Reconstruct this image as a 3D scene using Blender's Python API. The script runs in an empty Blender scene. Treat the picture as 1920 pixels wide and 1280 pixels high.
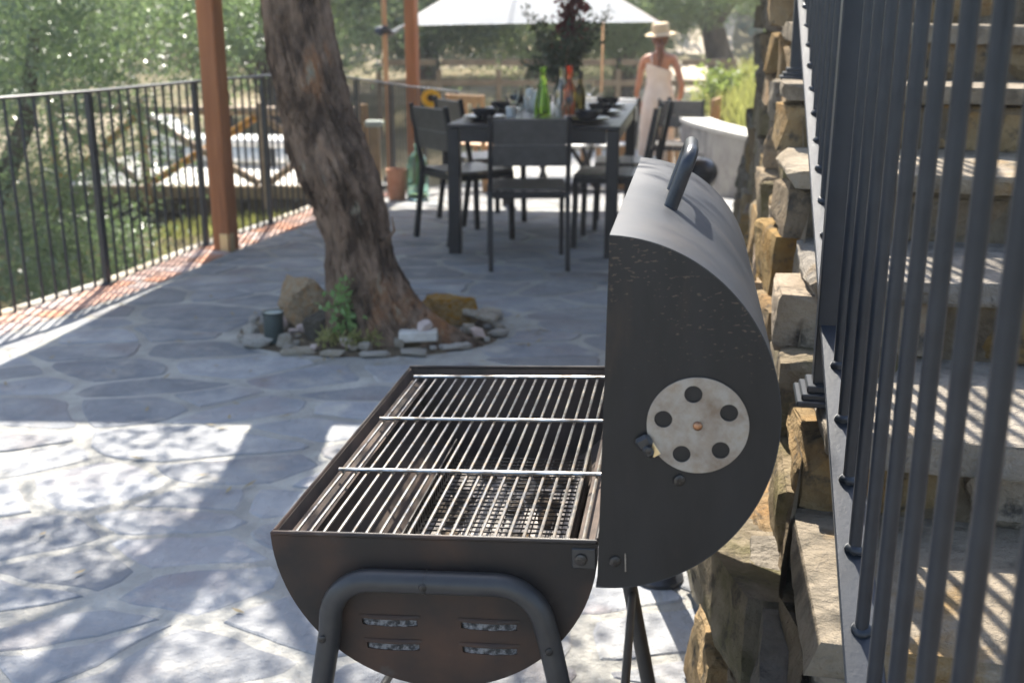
import bpy, bmesh, math, random
import numpy as np
from mathutils import Vector, Matrix, noise, Euler

PI = math.pi
R = math.radians
random.seed(7)
rng = np.random.default_rng(7)
sc = bpy.context.scene
C = sc.collection

# ------------------------------------------------------------------ camera, sky, sun, exposure
CAM_H = 1.32
cam_d = bpy.data.cameras.new('camera')
cam = bpy.data.objects.new('camera', cam_d)
C.objects.link(cam)
cam.location = (0, 0, CAM_H)
cam.rotation_euler = (R(90 - 16.0), 0, 0)
cam_d.sensor_width = 36.0
cam_d.lens = 2050 / 1920 * 36
cam_d.clip_start = 0.05
cam_d.clip_end = 2000
cam_d.dof.use_dof = True
cam_d.dof.focus_distance = 1.60
cam_d.dof.aperture_fstop = 5.0
cam_d.dof.aperture_blades = 7
sc.camera = cam

HAZE = 0.0022
SUN_EL, SUN_AZ = 50.0, -6.0          # azimuth from +Y, negative = towards -X
world = bpy.data.worlds.new('World')
sc.world = world
world.use_nodes = True
wn = world.node_tree
sky = wn.nodes.new('ShaderNodeTexSky')
sky.sky_type = 'NISHITA'
sky.sun_disc = False
sky.sun_elevation = R(SUN_EL)
sky.sun_rotation = R(SUN_AZ % 360)
sky.air_density = 1.0
sky.dust_density = 1.5
wn.links.new(sky.outputs['Color'], wn.nodes['Background'].inputs['Color'])
wn.nodes['Background'].inputs['Strength'].default_value = 0.13

sun_d = bpy.data.lights.new('sun', 'SUN')
sun_d.energy = 5.0
sun_d.angle = R(0.53)
sun_d.color = (1.0, 0.94, 0.84)
sun = bpy.data.objects.new('sun', sun_d)
C.objects.link(sun)
sdir = Vector((math.sin(R(SUN_AZ)) * math.cos(R(SUN_EL)), math.cos(R(SUN_AZ)) * math.cos(R(SUN_EL)), math.sin(R(SUN_EL))))
sun.rotation_euler = (-sdir).to_track_quat('-Z', 'Y').to_euler()
sun.location = (0, 0, 30)

sc.render.engine = 'CYCLES'
sc.view_settings.view_transform = 'Standard'
sc.view_settings.look = 'None'
sc.view_settings.gamma = 1
sc.view_settings.use_curve_mapping = False
sc.view_settings.exposure = 1.75
sc.cycles.use_denoising = True
sc.cycles.max_bounces = 8
sc.cycles.transparent_max_bounces = 8
sc.cycles.sample_clamp_indirect = 6.0

# ------------------------------------------------------------------ materials
MATS = {}


def mat(name, c1, c2=None, scale=8.0, rough=0.6, metal=0.0, spec=0.5, bump=0.0, bscale=40.0, detail=5.0,
        rnd=0.0, c3=None, scale3=3.0, lo=0.35, hi=0.65, lo3=0.5, hi3=0.62, stretch=(1, 1, 1), rough2=None,
        coords='Object', bdist=0.01, transm=0.0, alpha=None, ior=1.45, c4=None, scale4=5.0, lo4=0.6, hi4=0.68, bump2=0.0, bscale2=6.0, bdist2=0.03):
    """noise mix of up to three colours with bump; rnd = brightness/hue spread between objects"""
    m = bpy.data.materials.new(name)
    m.use_nodes = True
    nt = m.node_tree
    N, L = nt.nodes, nt.links
    b = N['Principled BSDF']
    b.inputs['Roughness'].default_value = rough
    b.inputs['Metallic'].default_value = metal
    b.inputs['Specular IOR Level'].default_value = spec
    b.inputs['IOR'].default_value = ior
    if transm:
        b.inputs['Transmission Weight'].default_value = transm
    tc = N.new('ShaderNodeTexCoord')
    mp = N.new('ShaderNodeMapping')
    mp.inputs['Scale'].default_value = stretch
    L.new(tc.outputs[coords], mp.inputs['Vector'])
    vec = mp.outputs['Vector']
    oi = None
    if rnd:
        oi = N.new('ShaderNodeObjectInfo')
        ad = N.new('ShaderNodeVectorMath')
        ad.operation = 'MULTIPLY_ADD'
        ad.inputs[1].default_value = (37.0, 61.0, 17.0)
        L.new(oi.outputs['Random'], ad.inputs[0])
        L.new(vec, ad.inputs[2])
        vec = ad.outputs[0]
    col = None

    def ramp(sc_, a, b_, det=detail):
        n = N.new('ShaderNodeTexNoise')
        n.inputs['Scale'].default_value = sc_
        n.inputs['Detail'].default_value = det
        n.inputs['Roughness'].default_value = 0.6
        L.new(vec, n.inputs['Vector'])
        r = N.new('ShaderNodeMapRange')
        r.inputs['From Min'].default_value = a
        r.inputs['From Max'].default_value = b_
        L.new(n.outputs['Fac'], r.inputs['Value'])
        return r.outputs['Result']

    def mix(f, a, b_):
        x = N.new('ShaderNodeMix')
        x.data_type = 'RGBA'
        L.new(f, x.inputs['Factor'])
        for sock, v in ((x.inputs['A'], a), (x.inputs['B'], b_)):
            if isinstance(v, tuple):
                sock.default_value = (*v, 1)
            else:
                L.new(v, sock)
        return x.outputs['Result']
    if c2:
        f = ramp(scale, lo, hi)
        col = mix(f, c1, c2)
        if rough2 is not None:
            rr = N.new('ShaderNodeMapRange')
            rr.inputs['To Min'].default_value = rough
            rr.inputs['To Max'].default_value = rough2
            L.new(f, rr.inputs['Value'])
            L.new(rr.outputs['Result'], b.inputs['Roughness'])
    if c3:
        col = mix(ramp(scale3, lo3, hi3), col if col else c1, c3)
    if c4:
        col = mix(ramp(scale4, lo4, hi4), col, c4)
    if rnd:
        hs = N.new('ShaderNodeHueSaturation')
        mr = N.new('ShaderNodeMapRange')
        mr.inputs['To Min'].default_value = 1 - rnd
        mr.inputs['To Max'].default_value = 1 + rnd
        L.new(oi.outputs['Random'], mr.inputs['Value'])
        L.new(mr.outputs['Result'], hs.inputs['Value'])
        mh = N.new('ShaderNodeMath')
        mh.operation = 'MULTIPLY'
        mh.inputs[1].default_value = 7.31
        L.new(oi.outputs['Random'], mh.inputs[0])
        fr = N.new('ShaderNodeMath')
        fr.operation = 'FRACT'
        L.new(mh.outputs[0], fr.inputs[0])
        ms = N.new('ShaderNodeMapRange')
        ms.inputs['To Min'].default_value = 0.55
        ms.inputs['To Max'].default_value = 1.35
        L.new(fr.outputs[0], ms.inputs['Value'])
        L.new(ms.outputs['Result'], hs.inputs['Saturation'])
        if col is not None:
            L.new(col, hs.inputs['Color'])
        else:
            hs.inputs['Color'].default_value = (*c1, 1)
        col = hs.outputs['Color']
    if col is not None:
        L.new(col, b.inputs['Base Color'])
    else:
        b.inputs['Base Color'].default_value = (*c1, 1)
    if bump:
        n = N.new('ShaderNodeTexNoise')
        n.inputs['Scale'].default_value = bscale
        n.inputs['Detail'].default_value = 8
        n.inputs['Roughness'].default_value = 0.65
        L.new(vec, n.inputs['Vector'])
        bp = N.new('ShaderNodeBump')
        bp.inputs['Strength'].default_value = bump
        bp.inputs['Distance'].default_value = bdist
        L.new(n.outputs['Fac'], bp.inputs['Height'])
        last = bp
        if bump2:
            n3 = N.new('ShaderNodeTexNoise')
            n3.inputs['Scale'].default_value = bscale2
            n3.inputs['Detail'].default_value = 4
            L.new(vec, n3.inputs['Vector'])
            b3 = N.new('ShaderNodeBump')
            b3.inputs['Strength'].default_value = bump2
            b3.inputs['Distance'].default_value = bdist2
            L.new(n3.outputs['Fac'], b3.inputs['Height'])
            L.new(bp.outputs['Normal'], b3.inputs['Normal'])
            last = b3
        L.new(last.outputs['Normal'], b.inputs['Normal'])
    MATS[name] = m
    return m


def leaf_mat(name, c1, c2, trans, tw=0.35, rough=0.38, spec=0.6):
    m = bpy.data.materials.new(name)
    m.use_nodes = True
    nt = m.node_tree
    N, L = nt.nodes, nt.links
    b = N['Principled BSDF']
    out = N['Material Output']
    g = N.new('ShaderNodeNewGeometry')
    x = N.new('ShaderNodeMix')
    x.data_type = 'RGBA'
    x.inputs['A'].default_value = (*c1, 1)
    x.inputs['B'].default_value = (*c2, 1)
    L.new(g.outputs['Random Per Island'], x.inputs['Factor'])
    L.new(x.outputs['Result'], b.inputs['Base Color'])
    b.inputs['Roughness'].default_value = rough
    b.inputs['Specular IOR Level'].default_value = spec
    t = N.new('ShaderNodeBsdfTranslucent')
    t.inputs['Color'].default_value = (*trans, 1)
    ms = N.new('ShaderNodeMixShader')
    ms.inputs['Fac'].default_value = tw
    L.new(b.outputs[0], ms.inputs[1])
    L.new(t.outputs[0], ms.inputs[2])
    L.new(ms.outputs[0], out.inputs['Surface'])
    MATS[name] = m
    return m


mat('flagstone', (0.198, 0.206, 0.220), (0.305, 0.305, 0.305), 4.5, rough=0.84, bump=1.0, bscale=46, rnd=0.20, detail=8,
    c3=(0.36, 0.345, 0.315), scale3=6.5, lo3=0.52, hi3=0.70, bdist=0.008, spec=0.22, c4=(0.230, 0.205, 0.203), scale4=2.2, lo4=0.52, hi4=0.70, bump2=.9, bscale2=11, bdist2=.022)
mat('mortar', (0.335, 0.325, 0.295), (0.43, 0.415, 0.375), 9, rough=0.94, bump=1.0, bscale=70, bdist=0.010, spec=0.15,
    c3=(0.27, 0.262, 0.24), scale3=2.3, lo3=.42, hi3=.58, bump2=.6, bscale2=18, bdist2=.015)
mat('terracotta', (0.42, 0.245, 0.185), (0.52, 0.34, 0.27), 7, rough=0.85, bump=0.3, bscale=50, rnd=0.15, bdist=0.004, spec=0.2)
mat('pale_stone', (0.40, 0.36, 0.30), (0.54, 0.50, 0.43), 10, rough=0.88, bump=0.7, bscale=30, rnd=0.16, spec=0.2, c3=(.33, .27, .20), scale3=5, bdist=.02)
mat('pink_stone', (0.46, 0.34, 0.29), (0.58, 0.46, 0.40), 12, rough=0.8, bump=0.4, bscale=40, rnd=0.12, spec=0.25)
mat('tan_rock', (0.42, 0.28, 0.15), (0.54, 0.40, 0.24), 7, rough=0.9, bump=1.0, bscale=40, rnd=0.05,
    c3=(0.50, 0.29, 0.12), scale3=4, bdist=0.012, spec=0.15, c4=(.30, .22, .135), scale4=12, bump2=.9, bscale2=9, bdist2=.04)
mat('step_rock', (0.160, 0.113, 0.064), (0.26, 0.195, 0.118), 9, rough=0.94, bump=1.0, bscale=75, rnd=0.18, detail=8,
    c3=(0.22, 0.135, 0.064), scale3=5, lo3=0.50, hi3=0.66, bdist=0.010, spec=0.12, c4=(.075, .062, .046), scale4=22, lo4=.54, hi4=.66, bump2=.8, bscale2=24, bdist2=.02)
mat('slate_tread', (0.18, 0.152, 0.116), (0.27, 0.232, 0.182), 8, rough=0.92, bump=1.0, bscale=75, rnd=0.18, detail=8,
    c3=(0.11, 0.097, 0.078), scale3=11, lo3=0.50, hi3=0.66, bdist=0.010, spec=0.12, c4=(.21, .150, .085), scale4=3.5, bump2=.8, bscale2=20, bdist2=.02)
mat('soil', (0.10, 0.075, 0.05), (0.19, 0.15, 0.10), 14, rough=0.95, bump=1.0, bscale=45, bdist=0.02, spec=0.15)
mat('bark', (0.070, 0.048, 0.034), (0.285, 0.195, 0.135), 11, rough=0.94, bump=1.0, bscale=34, bdist=0.04, spec=0.1,
    c3=(0.35, 0.165, 0.075), scale3=4.0, lo3=0.58, hi3=0.68, stretch=(1, 1, 0.42), c4=(.32, .29, .215), scale4=8.0, lo4=.62, hi4=.70, lo=.40, hi=.60, bump2=1.0, bscale2=12, bdist2=.08)
mat('far_bark', (0.06, 0.05, 0.04), (0.14, 0.12, 0.10), 6, rough=0.95, bump=0.8, bscale=20, spec=0.2, stretch=(1, 1, 0.4))
mat('lichen', (0.17, 0.17, 0.12), (0.27, 0.27, 0.20), 30, rough=0.95, bump=0.8, bscale=80, spec=0.1)
mat('black_iron', (0.016, 0.019, 0.024), (0.026, 0.029, 0.035), 60, rough=0.34, bump=0.15, bscale=180, bdist=0.002, spec=0.5)
mat('rail_iron', (0.010, 0.0135, 0.0195), (0.015, 0.0195, 0.0265), 30, rough=0.38, bump=0.18, bscale=160, bdist=0.002, spec=0.42)
mat('grill_black', (0.020, 0.020, 0.021), (0.032, 0.031, 0.030), 26, rough=0.42, bump=0.12, bscale=240, bdist=0.001, spec=0.5,
    c3=(0.055, 0.045, 0.038), scale3=7, lo3=0.55, hi3=0.78)
mat('grill_rust', (0.014, 0.012, 0.011), (0.029, 0.021, 0.017), 9, rough=0.50, bump=0.2, bscale=120, bdist=0.001, spec=0.3,
    c3=(0.062, 0.033, 0.021), scale3=5, lo3=0.48, hi3=0.68, c4=(.060, .050, .043), scale4=18, lo4=.62, hi4=.74, rough2=.62)
mat('grill_inside', (0.050, 0.042, 0.037), (0.13, 0.095, 0.075), 9, rough=0.75, bump=0.4, bscale=60, bdist=0.002, spec=0.25)
mat('lid_steel', (0.014, 0.017, 0.022), (0.024, 0.026, 0.030), 4, rough=0.42, metal=0.0, bump=0.05, bscale=300, bdist=0.001,
    c3=(0.042, 0.037, 0.033), scale3=5, lo3=0.52, hi3=0.75, rough2=0.52, spec=.42)
mat('vent_steel', (0.29, 0.27, 0.24), (0.21, 0.155, 0.11), 20, rough=0.5, metal=0.45, spec=0.4, lo=0.46, hi=0.64, rough2=0.72, detail=9,
    c3=(.25, .205, .16), scale3=70, lo3=.46, hi3=.7)
mat('chrome_rod', (0.40, 0.39, 0.37), (0.21, 0.175, 0.14), 34, rough=0.30, metal=0.9, lo=0.44, hi=0.62, rough2=0.5, c3=(.10, .085, .07), scale3=14, lo3=.58, hi3=.68)
mat('bolt', (0.045, 0.042, 0.04), rough=0.35, metal=0.6)
mat('copper', (0.42, 0.22, 0.12), (0.18, 0.09, 0.05), 60, rough=0.4, metal=0.8)
mat('brass', (0.55, 0.44, 0.26), rough=0.35, metal=0.8)
mat('ash', (0.48, 0.44, 0.40), (0.12, 0.11, 0.10), 45, rough=0.95, bump=1, bscale=70, spec=0.1, lo=0.48, hi=0.62)
mat('ember_wood', (0.46, 0.36, 0.26), (0.15, 0.115, 0.09), 18, rough=0.95, bump=1, bscale=40, spec=0.1, rnd=0.3)
mat('foil', (0.34, 0.34, 0.345), (0.06, 0.06, 0.06), 130, rough=0.5, metal=0.3, bump=1.0, bscale=200, bdist=0.01, lo=.42, hi=.58)
mat('pergola_wood', (0.25, 0.092, 0.034), (0.38, 0.150, 0.058), 5, rough=0.6, bump=0.35, bscale=40, stretch=(3, 3, 0.25), bdist=0.004, spec=0.35, c3=(.16, .06, .025), scale3=3, lo3=.55, hi3=.7)
mat('pole_wood', (0.42, 0.23, 0.11), (0.50, 0.30, 0.16), 6, rough=0.55, stretch=(3, 3, 0.3))
mat('log_wood', (0.30, 0.17, 0.075), (0.42, 0.26, 0.12), 6, rough=0.75, bump=0.4, bscale=30, rnd=0.15, stretch=(2, 2, 2))
mat('old_timber', (0.16, 0.11, 0.065), (0.24, 0.18, 0.11), 6, rough=0.85, bump=0.4, bscale=25)
mat('weathered_end', (0.24, 0.27, 0.25), (0.34, 0.37, 0.34), 12, rough=0.85)
mat('chair_wood', (0.40, 0.21, 0.09), (0.50, 0.29, 0.13), 7, rough=0.5, stretch=(3, 3, 0.5))
mat('furniture_frame', (0.009, 0.010, 0.0125), (0.014, 0.0155, 0.0185), 30, rough=0.40, spec=0.4)
mat('furniture_slat', (0.060, 0.056, 0.051), (0.088, 0.082, 0.076), 14, rough=0.36, bump=0.15, bscale=90, stretch=(1, 6, 1), bdist=0.002)
mat('pot_clay', (0.40, 0.17, 0.095), (0.50, 0.25, 0.15), 9, rough=0.85)
mat('plate_black', (0.014, 0.016, 0.022), rough=0.22, spec=0.6)
mat('white_ceramic', (0.78, 0.77, 0.74), rough=0.25)
mat('canopy_white', (0.84, 0.86, 0.88), (0.80, 0.82, 0.84), 5, rough=0.85, spec=0.2)
mat('cushion_white', (0.78, 0.77, 0.74), (0.70, 0.69, 0.66), 10, rough=0.9, spec=0.2)
mat('gravel_white', (0.50, 0.485, 0.45), (0.64, 0.62, 0.58), 40, rough=0.9, bump=0.8, bscale=60, spec=0.2)
mat('concrete', (0.33, 0.305, 0.28), (0.42, 0.395, 0.365), 5, rough=0.9, bump=0.5, bscale=40, spec=0.2, c3=(0.25, 0.235, 0.225), scale3=3, lo3=.48, hi3=.62)
mat('concrete_cap', (0.50, 0.48, 0.44), (0.58, 0.56, 0.52), 9, rough=0.85, spec=0.25)
mat('grass_ground', (0.10, 0.10, 0.05), (0.19, 0.155, 0.095), 0.9, rough=0.95, spec=0.1, c3=(0.36, 0.30, 0.22), scale3=0.16, lo3=0.48, hi3=0.62, bump=0.8, bscale=14, bdist=0.05)
mat('skin', (0.42, 0.19, 0.11), (0.48, 0.235, 0.145), 9, rough=0.5, spec=0.35)
mat('linen', (0.70, 0.60, 0.50), (0.78, 0.69, 0.59), 12, rough=0.9, bump=0.2, bscale=200, spec=0.15)
mat('straw', (0.50, 0.37, 0.21), (0.62, 0.48, 0.30), 90, rough=0.8, bump=0.5, bscale=150)
mat('hair', (0.10, 0.035, 0.018), (0.16, 0.055, 0.025), 60, rough=0.45, stretch=(6, 6, 1))
mat('hat_band', (0.55, 0.45, 0.33), rough=0.8)
mat('petal', (0.78, 0.36, 0.015), (0.82, 0.46, 0.02), 30, rough=0.7)
mat('flower_eye', (0.05, 0.025, 0.01), rough=0.9)
mat('lamp_green', (0.028, 0.042, 0.040), rough=0.5)
mat('lens_glass', (0.30, 0.34, 0.36), rough=0.12)
mat('reed', (0.30, 0.22, 0.12), (0.42, 0.32, 0.19), 30, rough=0.9, stretch=(8, 1, 1))
mat('moss_stone', (0.140, 0.115, 0.082), (0.225, 0.188, 0.138), 9, rough=0.94, bump=1.0, bscale=75, bdist=.010, spec=.12, detail=8, c3=(0.11, 0.098, 0.056), scale3=5, rnd=0.14,
    c4=(.068, .059, .047), scale4=22, lo4=.54, hi4=.66, bump2=.8, bscale2=24, bdist2=.02)


def glass_mat(name, col, rough=0.04):
    m = mat(name, col, rough=rough, transm=1.0, ior=1.3)
    return m


glass_mat('green_glass', (0.50, 0.88, 0.10))
glass_mat('orange_wine', (0.95, 0.24, 0.10))
glass_mat('amber_glass', (0.22, 0.17, 0.015))
glass_mat('aqua_glass', (0.60, 0.83, 0.77))
glass_mat('clear_glass', (0.95, 0.97, 0.97))

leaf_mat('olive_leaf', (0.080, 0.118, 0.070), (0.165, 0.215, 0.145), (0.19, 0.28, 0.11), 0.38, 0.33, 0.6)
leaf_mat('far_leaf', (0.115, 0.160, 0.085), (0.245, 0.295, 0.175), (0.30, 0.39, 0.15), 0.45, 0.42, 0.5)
leaf_mat('dark_leaf', (0.055, 0.085, 0.060), (0.12, 0.155, 0.11), (0.13, 0.20, 0.09), 0.28, 0.45, 0.5)
leaf_mat('bright_leaf', (0.12, 0.17, 0.05), (0.22, 0.27, 0.09), (0.28, 0.36, 0.08), 0.36, 0.5, 0.4)
leaf_mat('grass_blade', (0.19, 0.215, 0.065), (0.40, 0.36, 0.16), (0.34, 0.36, 0.10), 0.40, 0.6, 0.3)
leaf_mat('herb_leaf', (0.12, 0.22, 0.06), (0.22, 0.34, 0.12), (0.25, 0.42, 0.12), 0.30, 0.5, 0.4)
leaf_mat('plum_leaf', (0.060, 0.012, 0.016), (0.13, 0.025, 0.030), (0.30, 0.03, 0.03), 0.30, 0.4, 0.5)
leaf_mat('bouquet_leaf', (0.030, 0.045, 0.030), (0.12, 0.15, 0.10), (0.10, 0.14, 0.05), 0.22, 0.45, 0.5)


def canopy_trans(m):
    nt = m.node_tree
    N, L = nt.nodes, nt.links
    b = N['Principled BSDF']
    t = N.new('ShaderNodeBsdfTranslucent')
    t.inputs['Color'].default_value = (0.90, 0.92, 0.94, 1)
    ms = N.new('ShaderNodeMixShader')
    ms.inputs['Fac'].default_value = 0.75
    L.new(b.outputs[0], ms.inputs[1])
    L.new(t.outputs[0], ms.inputs[2])
    L.new(ms.outputs[0], N['Material Output'].inputs['Surface'])


canopy_trans(MATS['canopy_white'])


def flecks(m, col, zlo, zhi, th0, th1, sc_=55.0):
    """scratched flecks of bare metal and rust on the painted sheet, densest towards the upper edge"""
    nt = m.node_tree
    N, L = nt.nodes, nt.links
    b = N['Principled BSDF']
    src = b.inputs['Base Color'].links[0].from_socket
    tc = N.new('ShaderNodeTexCoord')
    mp = N.new('ShaderNodeMapping')
    mp.inputs['Scale'].default_value = (1, 1, 2.2)
    L.new(tc.outputs['Object'], mp.inputs['Vector'])
    n = N.new('ShaderNodeTexNoise')
    n.inputs['Scale'].default_value = sc_
    n.inputs['Detail'].default_value = 6
    L.new(mp.outputs['Vector'], n.inputs['Vector'])
    sx = N.new('ShaderNodeSeparateXYZ')
    L.new(tc.outputs['Object'], sx.inputs[0])
    n2 = N.new('ShaderNodeTexNoise')
    n2.inputs['Scale'].default_value = 9
    L.new(tc.outputs['Object'], n2.inputs['Vector'])
    a = N.new('ShaderNodeMath')
    a.operation = 'MULTIPLY_ADD'
    a.inputs[1].default_value = .35
    L.new(n2.outputs['Fac'], a.inputs[0])
    L.new(sx.outputs['Z'], a.inputs[2])
    g = N.new('ShaderNodeMapRange')
    g.inputs['From Min'].default_value = zlo
    g.inputs['From Max'].default_value = zhi
    g.inputs['To Min'].default_value = th0
    g.inputs['To Max'].default_value = th1
    L.new(a.outputs[0], g.inputs['Value'])
    d = N.new('ShaderNodeMath')
    d.operation = 'SUBTRACT'
    L.new(n.outputs['Fac'], d.inputs[0])
    L.new(g.outputs['Result'], d.inputs[1])
    r = N.new('ShaderNodeMapRange')
    r.inputs['From Max'].default_value = .03
    L.new(d.outputs[0], r.inputs['Value'])
    x = N.new('ShaderNodeMix')
    x.data_type = 'RGBA'
    L.new(r.outputs['Result'], x.inputs['Factor'])
    L.new(src, x.inputs['A'])
    x.inputs['B'].default_value = (*col, 1)
    L.new(x.outputs['Result'], b.inputs['Base Color'])


mat('lid_black', (0.0085, 0.0085, 0.009), (0.020, 0.0185, 0.0175), 4, rough=0.42, bump=0.10, bscale=240, bdist=0.001, spec=0.33, rough2=.58, stretch=(3, 1, .8), c3=(.030, .022, .017), scale3=7, lo3=.58, hi3=.74)
flecks(MATS['lid_black'], (.070, .050, .036), .98, 1.24, .76, .585, 120.0)

# ------------------------------------------------------------------ helpers


def tag(o, label=None, cat=None, group=None, kind=None):
    if label:
        o['label'] = label
    if cat:
        o['category'] = cat
    if group:
        o['group'] = group
    if kind:
        o['kind'] = kind
    return o


def empty(name, loc=(0, 0, 0), rz=0.0, label=None, cat=None, group=None):
    o = bpy.data.objects.new(name, None)
    o.empty_display_size = 0.1
    C.objects.link(o)
    o.location = loc
    o.rotation_euler = (0, 0, rz)
    return tag(o, label, cat, group)


def link(name, me, parent=None, loc=(0, 0, 0), rot=(0, 0, 0), scale=(1, 1, 1)):
    o = bpy.data.objects.new(name, me)
    C.objects.link(o)
    o.location = loc
    o.rotation_euler = rot
    o.scale = scale
    if parent:
        o.parent = parent
    return o


def copy_tree(o, parent=None):
    c = o.copy()
    C.objects.link(c)
    c.parent = parent
    for ch in list(o.children):
        copy_tree(ch, c)
    return c


class MB:
    """collects vertices and faces for ONE mesh"""

    def __init__(self):
        self.v = []
        self.f = []

    def add(self, vs, fs):
        b = len(self.v)
        self.v += [tuple(p) for p in vs]
        self.f += [tuple(b + i for i in f) for f in fs]
        return self

    def box(self, c, s, rot=None, bev=0.0):
        x, y, z = s[0] / 2, s[1] / 2, s[2] / 2
        if bev:
            e = min(bev, x * .9, y * .9, z * .9)
            vs, idx = [], {}
            for sx in (-1, 1):
                for sy in (-1, 1):
                    for sz in (-1, 1):
                        for k in range(3):
                            p = [sx * x, sy * y, sz * z]
                            for j in range(3):
                                if j != k:
                                    p[j] -= (sx, sy, sz)[j] * e
                            idx[(sx, sy, sz, k)] = len(vs)
                            vs.append(Vector(p))
            fs = []
            for k in range(3):
                for s_ in (-1, 1):
                    a, b_ = [j for j in range(3) if j != k]
                    q = []
                    for (u, w) in ((-1, -1), (1, -1), (1, 1), (-1, 1)):
                        t = [0, 0, 0]
                        t[k], t[a], t[b_] = s_, u, w
                        q.append(idx[(*t, k)])
                    fs.append(q)
            for k in range(3):
                a, b_ = [j for j in range(3) if j != k]
                for u in (-1, 1):
                    for w in (-1, 1):
                        t0, t1 = [0] * 3, [0] * 3
                        t0[k], t0[a], t0[b_] = -1, u, w
                        t1[k], t1[a], t1[b_] = 1, u, w
                        fs.append([idx[(*t0, a)], idx[(*t1, a)], idx[(*t1, b_)], idx[(*t0, b_)]])
            for sx in (-1, 1):
                for sy in (-1, 1):
                    for sz in (-1, 1):
                        fs.append([idx[(sx, sy, sz, k)] for k in range(3)])
        else:
            vs = [Vector((a, b_, c_)) for a in (-x, x) for b_ in (-y, y) for c_ in (-z, z)]
            fs = [(0, 1, 3, 2), (4, 6, 7, 5), (0, 4, 5, 1), (2, 3, 7, 6), (0, 2, 6, 4), (1, 5, 7, 3)]
        if rot is not None:
            vs = [rot @ p for p in vs]
        c = Vector(c)
        return self.add([p + c for p in vs], fs)

    def bar(self, a, b, w, h, bev=0.0):
        """box beam from a to b, w = sideways, h = up"""
        a, b = Vector(a), Vector(b)
        d = b - a
        z = d.normalized()
        up = Vector((0, 0, 1)) if abs(z.z) < .95 else Vector((0, 1, 0))
        x = z.cross(up).normalized()
        y = x.cross(z)
        m = Matrix((x, y, z)).transposed()
        return self.box((a + b) / 2, (w, h, d.length), m, bev)

    def tube(self, pts, r, n=10, caps=True):
        pts = [Vector(p) for p in pts]
        rs = r if hasattr(r, '__len__') else [r] * len(pts)
        vs, fs = [], []
        prev = None
        for i, p in enumerate(pts):
            t = (pts[min(i + 1, len(pts) - 1)] - pts[max(i - 1, 0)]).normalized()
            if prev is None:
                a = t.cross(Vector((0, 0, 1)) if abs(t.z) < .9 else Vector((0, 1, 0))).normalized()
            else:
                a = (prev - t * prev.dot(t)).normalized()
            prev = a
            b = t.cross(a)
            for k in range(n):
                an = 2 * PI * k / n
                vs.append(p + (a * math.cos(an) + b * math.sin(an)) * rs[i])
        for i in range(len(pts) - 1):
            for k in range(n):
                k2 = (k + 1) % n
                fs.append((i * n + k, i * n + k2, (i + 1) * n + k2, (i + 1) * n + k))
        if caps:
            fs.append(tuple(range(n))[::-1])
            fs.append(tuple((len(pts) - 1) * n + k for k in range(n)))
        return self.add(vs, fs)

    def lathe(self, prof, n=24, c=(0, 0, 0), sx=1, sy=1):
        vs, fs = [], []
        for (r, z) in prof:
            for k in range(n):
                a = 2 * PI * k / n
                vs.append((c[0] + r * math.cos(a) * sx, c[1] + r * math.sin(a) * sy, c[2] + z))
        for i in range(len(prof) - 1):
            for k in range(n):
                k2 = (k + 1) % n
                fs.append((i * n + k, i * n + k2, (i + 1) * n + k2, (i + 1) * n + k))
        if prof[0][0] > 1e-6:
            fs.append(tuple(range(n))[::-1])
        if prof[-1][0] > 1e-6:
            fs.append(tuple((len(prof) - 1) * n + k for k in range(n)))
        return self.add(vs, fs)

    def mesh(self, name, m, smooth=False, auto=None):
        me = bpy.data.meshes.new(name)
        me.from_pydata(self.v, [], self.f)
        me.validate()
        bm = bmesh.new()
        bm.from_mesh(me)
        bmesh.ops.remove_doubles(bm, verts=bm.verts, dist=1e-6)
        bmesh.ops.recalc_face_normals(bm, faces=bm.faces)
        for f in bm.faces:
            f.smooth = smooth
        if auto is not None:
            for e in bm.edges:
                if len(e.link_faces) == 2 and e.calc_face_angle(0) > R(auto):
                    e.smooth = False
        bm.to_mesh(me)
        bm.free()
        me.materials.append(MATS[m])
        return me

    def build(self, name, m, parent=None, smooth=False, auto=None, **kw):
        return link(name, self.mesh(name, m, smooth, auto), parent, **kw)


def np_mesh(name, V, F, m, smooth=False):
    V = np.ascontiguousarray(V, dtype=np.float32)
    F = np.ascontiguousarray(F, dtype=np.int32)
    n = F.shape[1]
    me = bpy.data.meshes.new(name)
    me.vertices.add(len(V))
    me.vertices.foreach_set('co', V.ravel())
    me.loops.add(F.size)
    me.loops.foreach_set('vertex_index', F.ravel())
    me.polygons.add(len(F))
    me.polygons.foreach_set('loop_start', np.arange(0, F.size, n, dtype=np.int32))
    if smooth:
        me.polygons.foreach_set('use_smooth', np.ones(len(F), dtype=bool))
    me.update(calc_edges=True)
    me.materials.append(MATS[m])
    return me


def leaf_mesh(name, centers, length, width, m, g=None, up=0.0, jit=0.35):
    """rhombic leaves with random directions, one quad folded along nothing"""
    g = g or rng
    n = len(centers)
    d = g.normal(size=(n, 3))
    d[:, 2] += up
    d /= np.linalg.norm(d, axis=1)[:, None]
    e = g.normal(size=(n, 3))
    e -= (e * d).sum(1)[:, None] * d
    e /= np.linalg.norm(e, axis=1)[:, None]
    s = (1 + jit * g.uniform(-1, 1, size=n))[:, None]
    a = centers
    V = np.stack([a, a + d * length * .5 * s + e * width * .5 * s, a + d * length * s, a + d * length * .5 * s - e * width * .5 * s], 1).reshape(-1, 3)
    F = np.arange(4 * n).reshape(-1, 4)
    return np_mesh(name, V, F, m)


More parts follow.
